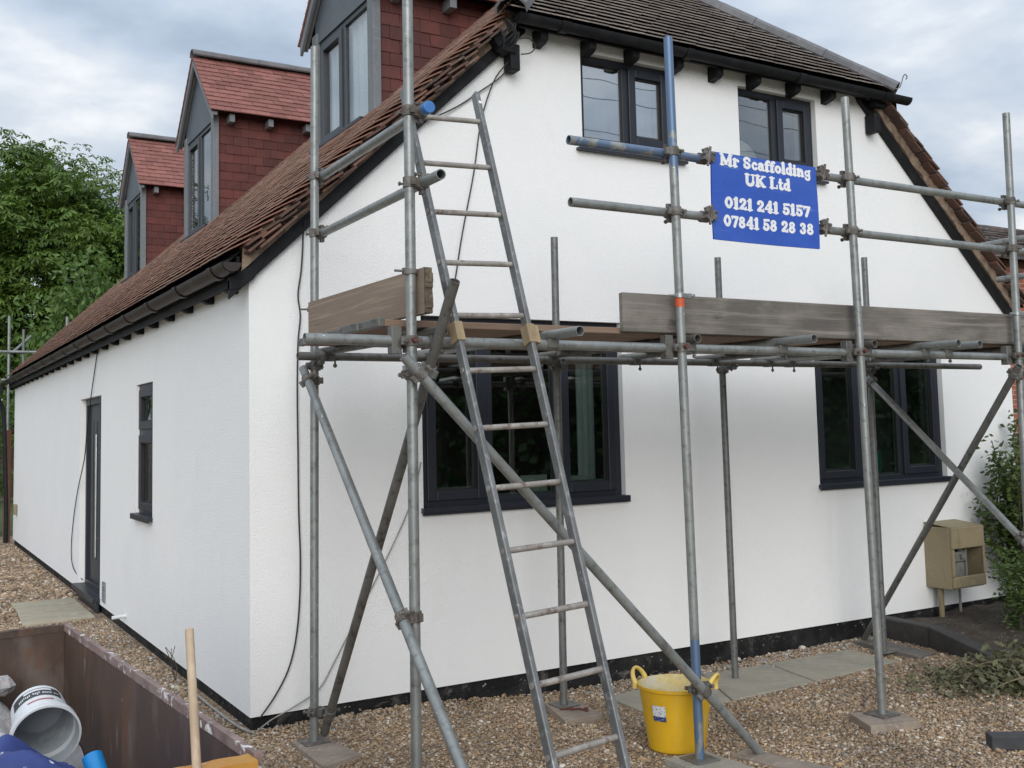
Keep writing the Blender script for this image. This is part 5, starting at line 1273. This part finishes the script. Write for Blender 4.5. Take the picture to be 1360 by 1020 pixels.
# meter box
mt = thing('meter_box', 'tan plastic gas meter box with an open front, fixed to the wall', 'meter box', (6.28, -.12, .27))
mx0, mx1, my = 6.065, 6.50, -.27; mz0, mz1 = .268, .80
b = MB()
b.bx(mx0, mx0 + .02, my, -.002, mz0, mz1); b.bx(mx1 - .02, mx1, my, -.002, mz0, mz1); b.bx(mx0 + .02, mx1 - .02, my, -.002, mz1 - .02, mz1); b.bx(mx0 + .02, mx1 - .02, my, -.002, mz0, mz0 + .02)
b.prism([(mx0, my, mz1), (mx1, my, mz1), (mx1, -.002, mz1 + .03), (mx0, -.002, mz1 + .03)], (0, 0, .004))
b.build('case', 'meter', mt, smooth=False, bevel=.006)
b = MB(); b.bx(mx0, mx1, my - .03, my - .001, .615, mz1); b.bx(mx0, mx1, my - .03, my - .001, mz0 + .01, .375); b.bx(mx0, mx0 + .022, my - .03, my - .001, .3755, .6145); b.bx(mx1 - .022, mx1, my - .03, my - .001, .3755, .6145)
b.build('door', 'meter', mt, smooth=False, bevel=.008)
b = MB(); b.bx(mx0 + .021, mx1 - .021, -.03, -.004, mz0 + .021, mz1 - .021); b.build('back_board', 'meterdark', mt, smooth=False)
b = MB(); b.bx(mx0 + .05, mx0 + .25, my + .05, -.05, .34, .49); b.bx(mx0 + .09, mx0 + .26, my + .03, -.05, .495, .58); b.bx(mx0 + .16, mx0 + .22, my + .005, my + .0295, .52, .56); b.tube((mx0 + .28, my + .06, .32), (mx0 + .28, my + .06, .60), .014, 12); b.tube((mx0 + .28, my + .06, .56), (mx0 + .18, my + .06, .60), .014, 12)
b.build('meter', 'meterkit', mt, smooth=False, bevel=.006)
b = MB(); b.tube((6.13, -.10, -.02), (6.13, -.10, .275), .023, 14, r2=.026); b.build('inlet_pipe', 'meter', mt)
b = MB(); b.tube((6.40, -.09, -.02), (6.40, -.09, .275), .012, 10); b.build('outlet_pipe', 'greycable', mt)
# cables
def cable(pts, r, lab, m_='cable', name='cable'):
    b = MB(); b.path(pts, r, 7); return tag(b.build(name, m_, loc=pts[-1]), lab, 'cable')
cable([(0.333, -.07, 3.08), (0.338, -.02, 2.99), (0.335, -.018, 2.909), (0.324, -.018, 2.766), (0.303, -.018, 2.613), (0.317, -.018, 2.482), (0.301, -.018, 2.317), (0.294, -.018, 2.013), (0.296, -.018, 1.643), (0.298, -.018, 1.276), (0.306, -.018, 1.002), (0.299, -.018, .731), (0.274, -.018, .51), (0.226, -.018, .338), (0.142, -.02, .195), (0.051, -.03, .09)], .0052, 'thick black cable hanging down the front wall near the house corner')
cable([(1.90, -.11, 4.43), (1.875, -.05, 4.36), (1.799, -.03, 4.24), (1.626, -.02, 4.105), (1.446, -.02, 3.973), (1.226, -.05, 3.85), (1.10, -.06, 3.80)], .005, 'black cable sagging from the purlin end along under the left verge')
cable([(1.90, -.12, 4.42), (1.82, -.06, 4.32), (1.729, -.03, 4.181), (1.632, -.02, 3.897), (1.564, -.02, 3.517), (1.466, -.02, 3.089), (1.395, -.02, 2.723), (1.308, -.02, 2.363), (1.214, .02, 1.90)], .005, 'thin black cable running straight down the wall behind the ladder')
cable([(1.128, -.018, 1.55), (1.058, -.018, 1.303), (0.905, -.018, 1.001), (0.695, -.018, .645), (0.518, -.018, .345), (0.42, -.018, .201), (0.27, -.03, .125), (0.109, -.05, .07), (0.019, -.06, .02)], .0042, 'thin grey wire curving from the lower left window to the house corner', 'greycable')
cable([(0.0, -.09, .02), (-.05, .10, .03), (-.06, .60, .03), (-.05, 1.3, .02)], .008, 'grey cable lying along the foot of the side wall', 'greycable')
cable([(1.869, -.12, 4.49), (1.963, -.14, 4.507), (2.018, -.14, 4.461), (1.992, -.12, 4.413), (1.922, -.10, 4.396)], .005, 'loop of black cable sticking out beside the purlin end')
cable([(-.02, 5.30, 2.72), (-.015, 5.371, 2.62), (-.015, 5.546, 2.411), (-.02, 5.68, 2.209), (-.03, 5.859, 1.86), (-.02, 6.094, 1.534), (-.015, 6.56, 1.192), (-.015, 6.87, .835), (-.015, 7.02, .48), (-.015, 6.833, .283), (.03, 6.50, .19)], .0055, 'thin black cable looping down across the side door')
b = MB()
for k in range(5): b.path([(-.06, 1.62, .0), (-.07 + random.uniform(-.03, .03), 1.64 + random.uniform(-.04, .04), .12), (-.10 + random.uniform(-.06, .06), 1.66 + random.uniform(-.09, .09), .22 + random.uniform(-.05, .06))], .0025, 5)
tag(b.build('weed', 'bark', loc=(-.06, 1.62, 0)), 'small dry weed at the foot of the side wall', 'weed')

# ------------------------------------------------------------------ foliage
def rand_dirs(k):
    v = RNG.normal(size=(k, 3)); return v / np.linalg.norm(v, axis=1, keepdims=True)
def leaf_quads(P, size, droop=0.0, asp=.5, up=.5):
    """one pointed 4-gon per leaf"""
    k = len(P); a = RNG.uniform(0, 2 * pi, k); pitch = RNG.normal(-droop, .45, k)
    d = np.stack([np.cos(a) * np.cos(pitch), np.sin(a) * np.cos(pitch), np.sin(pitch)], 1)
    s = np.cross(d, rand_dirs(k) * (1 - up) + np.array([0, 0, 1]) * up); s /= np.linalg.norm(s, axis=1, keepdims=True) + 1e-9
    sz = size * RNG.uniform(.65, 1.3, k)[:, None]
    v0 = P; v1 = P + d * sz * .45 + s * sz * asp * .5; v2 = P + d * sz; v3 = P + d * sz * .45 - s * sz * asp * .5
    V = np.stack([v0, v1, v2, v3], 1).reshape(-1, 3); F = np.arange(4 * k).reshape(k, 4); return V, F
def palmate(P, size, outw):
    """horse-chestnut style hand of five drooping leaflets"""
    k = len(P); base = RNG.uniform(0, 2 * pi, k); Vs = []
    nrm = outw * .55 + np.array([0, 0, .75]) + RNG.normal(0, .25, (k, 3)); nrm /= np.linalg.norm(nrm, axis=1, keepdims=True)
    t1 = np.cross(nrm, np.array([.3, .9, .1])); t1 /= np.linalg.norm(t1, axis=1, keepdims=True); t2 = np.cross(nrm, t1)
    sz = size * RNG.uniform(.7, 1.25, k)
    for j in range(5):
        a = base + (j - 2) * .95; l = sz * (1 - .12 * abs(j - 2))
        d = t1 * np.cos(a)[:, None] + t2 * np.sin(a)[:, None] - nrm * .38; s = np.cross(d, nrm); s /= np.linalg.norm(s, axis=1, keepdims=True)
        L1 = l[:, None]
        v0 = P; v1 = P + d * L1 * .62 + s * L1 * .19; v2 = P + d * L1 - nrm * L1 * .12; v3 = P + d * L1 * .62 - s * L1 * .19
        Vs.append(np.stack([v0, v1, v2, v3], 1))
    V = np.stack(Vs, 1).reshape(-1, 3); return V, np.arange(len(V)).reshape(-1, 4)
def blob_points(c, r, nclump, per, crad, shell=.55, zsq=.8):
    c = np.array(c, float); r = np.array(r, float)
    d = rand_dirs(nclump); rad = (shell + (1 - shell) * RNG.random(nclump) ** .7)[:, None]
    # lobed outline
    lob = 1 + .16 * np.sin(d[:, :1] * 5 + 1) * np.cos(d[:, 1:2] * 4 + 2) + .10 * np.sin(d[:, 2:3] * 7)
    C = c + d * rad * r * lob
    cs = crad * RNG.uniform(.6, 1.4, nclump)
    idx = np.repeat(np.arange(nclump), per); q = rand_dirs(len(idx)); rr_ = RNG.random(len(idx)) ** .4
    P = C[idx] + q * (rr_ * cs[idx])[:, None] * np.array([1, 1, zsq]); return P, q, C
def trunk(name, p0, h, r, limbs, parent, m_='bark'):
    b = MB(); p0 = Vector(p0); pts = [p0 + Vector((.05 * sin(i * 1.7) * h * .1, .05 * cos(i * 1.3) * h * .1, h * i / 5)) for i in range(6)]
    b.path(pts, lambda t: r * (1.25 - .8 * t), 10, sub=3)
    for (t, e, rr_) in limbs:
        s = p0 + Vector((0, 0, h * t)); e = Vector(e); mid = (s + e) / 2 + Vector((0, 0, .12 * (e - s).length)); b.path([s, mid, e], lambda q, rr_=rr_: rr_ * (1 - .75 * q), 7, sub=4)
    return b.build(name, m_, parent)
def chestnut(base, c, r, ncl, per, lab, leaf=.21, m_='chestnut', name='chestnut_tree', crad=.75, shell=.42):
    t = thing(name, lab, 'tree', base)
    P, q, C = blob_points(c, r, ncl, per, crad, shell); V, F = palmate(P, leaf, q)
    np_mesh('crown', V, F, m_, t, base=base)
    sel = C[RNG.choice(len(C), 26, replace=False)]
    trunk('trunk', base, c[2] - base[2] - .2 * r[2], .30, [(.35 + .6 * random.random(), tuple(p), .11) for p in sel], t); return t
chestnut((1.4, 30.5, 0), (2.0, 30.2, 6.55), (4.7, 4.0, 4.3), 660, 50, 'big dark horse chestnut tree rising behind the far end of the house')
chestnut((-3.6, 33, 0), (-3.4, 33, 6.2), (4.0, 3.6, 4.9), 300, 40, 'second dark chestnut tree at the far left, partly out of the picture')
t = thing('young_tree', 'lighter green young tree with drooping leaves in front of the dark chestnut', 'tree', (2.3, 20.2, 0))
P, q, C = blob_points((2.35, 20.0, 4.15), (1.55, 1.2, 1.85), 150, 42, .42, .45); V, F = leaf_quads(P, .17, .75, .42, .3); np_mesh('crown', V, F, 'lime', t, base=(2.3, 20.2, 0))
trunk('trunk', (2.3, 20.2, 0), 4.6, .11, [(.5 + .45 * random.random(), tuple(p), .035) for p in C[:20]], t)
t = thing('garden_bush', 'yellow green bush behind the fence at the far end of the side wall', 'bush', (-.5, 17.5, 0))
P, q, C = blob_points((-.4, 17.6, 1.9), (1.2, .9, 1.5), 90, 40, .35, .4); V, F = leaf_quads(P, .12, .3, .5, .3); np_mesh('leaves', V, F, 'lime', t, base=(-.5, 17.5, 0)); trunk('stem', (-.5, 17.5, 0), 1.5, .06, [(.6, tuple(p), .02) for p in C[:8]], t)
# wall shrub and bush at the right
t = thing('wall_shrub', 'leggy dark shrub with small leaves against the right end of the wall', 'shrub', (6.95, -.30, .02))
Ps = []; stems = MB()
for k in range(26):
    z1 = random.uniform(.7, 1.75); e = Vector((7.12 + random.uniform(-.50, .45), -.30 + random.uniform(-.25, .22), z1)); s = Vector((7.08, -.30, .02)); mid = (s + e) / 2 + Vector((random.uniform(-.12, .12), random.uniform(-.1, .1), .05))
    stems.path([s, mid, e], lambda q: .012 * (1 - .7 * q), 5)
    for j in range(22):
        tt = .35 + .65 * random.random(); p = s.lerp(mid, tt * 2) if tt < .5 else mid.lerp(e, tt * 2 - 1)
        for w in range(9): Ps.append((p.x + random.gauss(0, .055), p.y + random.gauss(0, .055), p.z + random.gauss(0, .05)))
stems.build('stem', 'bark', t); V, F = leaf_quads(np.array(Ps), .056, .15, .55, .3); np_mesh('leaves', V, F, 'shrub', t, base=(6.95, -.30, .02))
t = thing('low_bush', 'bright green feathery low bush in the bed beside the meter box', 'bush', (6.0, -.95, .02))
P, q, C = blob_points((6.16, -1.00, .34), (.31, .30, .32), 60, 60, .13, .3); V, F = leaf_quads(P, .05, -.1, .38, .3); np_mesh('leaves', V, F, 'fern', t, base=(6.0, -.95, .02)); trunk('stem', (6.0, -.95, .0), .40, .015, [(.5, tuple(p), .006) for p in C[:16]], t)
# heap of cut branches
t = thing('brush_pile', 'heap of wilted cut branches on the gravel at lower right', 'brush pile', (4.5, -1.95, 0))
b = MB()
for k in range(46):
    a = random.uniform(0, 2 * pi); pa, pb = random.gauss(0, .24), random.gauss(0, .15); c = Vector((4.58 + .856 * pa + .516 * pb, -1.95 - .516 * pa + .856 * pb, random.uniform(.02, .13))); l_ = random.uniform(.12, .34); d = Vector((cos(a), sin(a), random.uniform(-.1, .3)))
    b.path([c - d * l_, c + Vector((random.uniform(-.06, .06), random.uniform(-.06, .06), random.uniform(0, .10))), c + d * l_], lambda q: .0065 * (1 - .6 * q), 5)
b.build('twig', 'twig', t)
k = 3800; ga, gb = RNG.normal(0, .30, k), RNG.normal(0, .17, k); P = np.stack([4.58 + .856 * ga + .516 * gb, -1.95 - .516 * ga + .856 * gb, np.abs(RNG.normal(0, .085, k)) + .01], 1)
P[:, 2] *= np.exp(-(ga ** 2 / .25 + gb ** 2 / .09)) + .25
V, F = leaf_quads(P, .055, 0, .5, .4); np_mesh('leaves', V, F, 'cutleaf', t, base=(4.5, -1.95, 0))

# ------------------------------------------------------------------ far left: fence, downpipe, more scaffold
dp = thing('downpipe', 'black downpipe with a rain hopper at the far corner of the house', 'downpipe', (-.12, DEP + .12, 0))
b = MB(); b.path([(-.25, DEP + .10, 2.70), (-.25, DEP + .10, 2.50), (-.17, DEP + .16, 2.30), (-.14, DEP + .16, 1.9), (-.10, DEP + .12, .6), (-.10, DEP + .12, .02)], .036, 12); b.build('pipe', 'black', dp)
b = MB(); b.box((-.25, DEP + .10, 2.66), (.15, .15, .14)); b.build('hopper', 'black', dp, bevel=.01)
b = MB(); b.lathe([(.001, 0), (.04, .01), (.055, .06), (.05, .12), (.03, .15), (.001, .155)], (-.34, DEP + .3, 2.18), n=18); b.tube((-.34, DEP + .3, 2.33), (-.16, DEP + .4, 2.48), .012, 8)
tag(b.build('floodlight', 'bucket', loc=(-.3, DEP + .3, 2.2)), 'small white lamp on a bracket beside the black downpipe', 'lamp')
b = MB(); b.box((-.03, 13.2, .62), (.05, .16, .17)); tag(b.build('outdoor_socket', 'meter', loc=(-.03, 13.2, .6), smooth=False, bevel=.008), 'small tan box low on the far end of the side wall', 'socket')
fp = thing('board_fence', 'old grey board fence closing the gap at the far end of the drive', 'fence', (-3.0, 14.6, 0))
b = MB()
for k in range(36): b.bx(-5.6 + k * .15, -5.6 + k * .15 + .144, 14.58 + random.uniform(-.004, .004), 14.60, .03, 1.86 + random.uniform(-.02, .01))
b.build('boards', 'fence', fp, smooth=False)
b = MB(); b.bx(-5.6, -.2, 14.605, 14.65, .4, .48); b.bx(-5.6, -.2, 14.605, 14.65, 1.45, 1.53); b.build('rail', 'fence', fp, smooth=False)
b = MB(); b.bx(-.115, -.01, 14.2, 14.3, 0, 1.95); tag(b.build('fence_post', 'redpost', loc=(-.06, 14.25, 0), smooth=False, bevel=.004), 'reddish brown post between the downpipe and the far fence', 'fence post')
G3 = 'scaffold tubes behind the far end of the house'
for (x, y, z1, m_, lab) in ((.0, 15.0, 4.04, 'galv', 'blue topped scaffold pole far left, the taller one beyond the roof'), (.24, 15.0, 3.80, 'galvdark', 'shorter grey scaffold pole far left, next to the blue topped pole'), (.98, 15.0, 4.06, 'galv', 'lone scaffold pole poking up over the roof edge before the trees')):
    tube_thing('scaffold_pole', (x, y, 0), (x, y, z1), lab, 'scaffold pole', m_, G3)
tube_thing('guard_rail', (-.16, 14.95, 3.38), (2.4, 14.95, 3.38), 'scaffold tube running across behind the far end of the roof', 'scaffold tube', 'galv', G3)
tube_thing('guard_rail', (.05, 15.05, 3.36), (.62, 17.5, 3.9), 'scaffold tube slanting back between the two far left poles', 'scaffold tube', 'galv', G3)
tube_thing('guard_rail', (-.13, 14.9, 2.86), (.6, 14.9, 2.86), 'short scaffold tube low behind the far gutter end', 'scaffold tube', 'galv', G3)

# ------------------------------------------------------------------ neighbour, and what the windows mirror
nb = thing('neighbour_house', 'red brick house with a dark lichened roof beyond the right end of the scaffold', 'house', (15, 5, 0))
b = MB(); b.bx(11.2, 23, 4.0, 9.0, 0, 4.30); b.build('wall', 'brick', nb, smooth=False)
for wx in (14.2, 18.6):
    b = MB(); b.bx(wx, wx + 1.5, 3.955, 3.998, 1.0, 1.06); b.bx(wx, wx + 1.5, 3.955, 3.998, 2.14, 2.2); b.bx(wx, wx + .06, 3.955, 3.998, 1.061, 2.139); b.bx(wx + 1.44, wx + 1.5, 3.955, 3.998, 1.061, 2.139); b.bx(wx + .72, wx + .78, 3.955, 3.998, 1.061, 2.139); f_ = b.build('window', 'bucket', nb, smooth=False)
    b = MB(); b.bx(wx + .061, wx + 1.439, 3.975, 3.997, 1.061, 2.139); b.build('pane', 'seal', f_, smooth=False)
b = MB(); b.add([(11.0, 3.75, 4.20), (23.2, 3.75, 4.20), (23.2, 6.5, 5.42), (11.0, 6.5, 5.42), (11.0, 9.25, 4.20), (23.2, 9.25, 4.20)], [(0, 1, 2, 3), (3, 2, 5, 4)]); rfn = b.build('roof', 'black', nb, smooth=False)
v_ = Vector((0, 2.75, 1.22)).normalized()
MT['lichen'] = mat('lichened_tile', (.085, .062, .055), .9, noise=[(5, (.06, .05, .046), .4, .6), (9, (.35, .34, .30), .60, .70)], island=.3, bump=(40, .5, .01))
tiles_n('roof_tiles', (11.0, 3.72, 4.20), (1, 0, 0), tuple(v_), tuple(Vector((1, 0, 0)).cross(v_)), 12.2, 3.02, None, 'lichen', rfn, gauge=.30, width=.30, thick=.025, lift=.05, jit=.006)
caps = MB(); cap_line((11.0, 6.5, 5.44), (23.2, 6.5, 5.44), .16, 7, .45); caps.build('ridge_tiles', 'lichen', rfn)

hg = thing('hedge', 'tall dark hedge across the road, mirrored in the lower windows', 'hedge', (18, -15, 0))
k = 15000; P = np.stack([RNG.uniform(8.6, 36, k), -15 + RNG.normal(0, .55, k), RNG.uniform(0, 1, k)], 1); P[:, 2] = P[:, 2] * (4.9 + .5 * np.sin(P[:, 0] * 1.3) + .3 * np.sin(P[:, 0] * 3.1))
V, F = leaf_quads(P, .30, .2, .6, .2); np_mesh('leaves', V, F, 'hedge', hg, base=(18, -15, 0))
b = MB(); b.bx(8.8, 36, -15.5, -14.9, 0, 4.3); b.build('branches', 'bark', hg, smooth=False)
wh = thing('white_cottage', 'white cottage across the road, mirrored at the left of the lower left window', 'house', (6.6, -18, 0))
b = MB(); b.bx(4.4, 8.5, -22, -18, 0, 3.4); b.build('wall', 'render', wh, smooth=False)
b = MB(); b.prism([(4.2, -17.7, 3.35), (8.7, -17.7, 3.35), (8.7, -20, 5.4), (4.2, -20, 5.4)], (0, 0, .12)); b.prism([(4.2, -22.3, 3.35), (8.7, -22.3, 3.35), (8.7, -20, 5.4), (4.2, -20, 5.4)], (0, 0, .12)); b.build('roof', 'lichen', wh, smooth=False)
b = MB(); b.bx(7.2, 8.0, -17.99, -17.9, 0, 2.0); b.build('door', 'anth', wh, smooth=False)
b = MB(); b.bx(5.2, 6.3, -17.99, -17.93, 1.0, 2.1); b.build('window', 'seal', wh, smooth=False)
for i, (z, y) in enumerate(((8.0, -9.6), (8.35, -9.6), (8.7, -9.6), (7.5, -9.9))):
    b = MB(); b.path([(-26 + 72 * q / 12, y, z - .9 * (1 - ((q - 6) / 6) ** 2) + .9) for q in range(13)], .007, 6, sub=2)
    tag(b.build('overhead_wire', 'cable', loc=(10, y, z)), 'overhead wire along the road, mirrored in the upper windows, %s' % ['second from the bottom', 'second from the top', 'topmost', 'lowest of the four'][i], 'wire', 'overhead wires along the road')

pebbles()
chips()
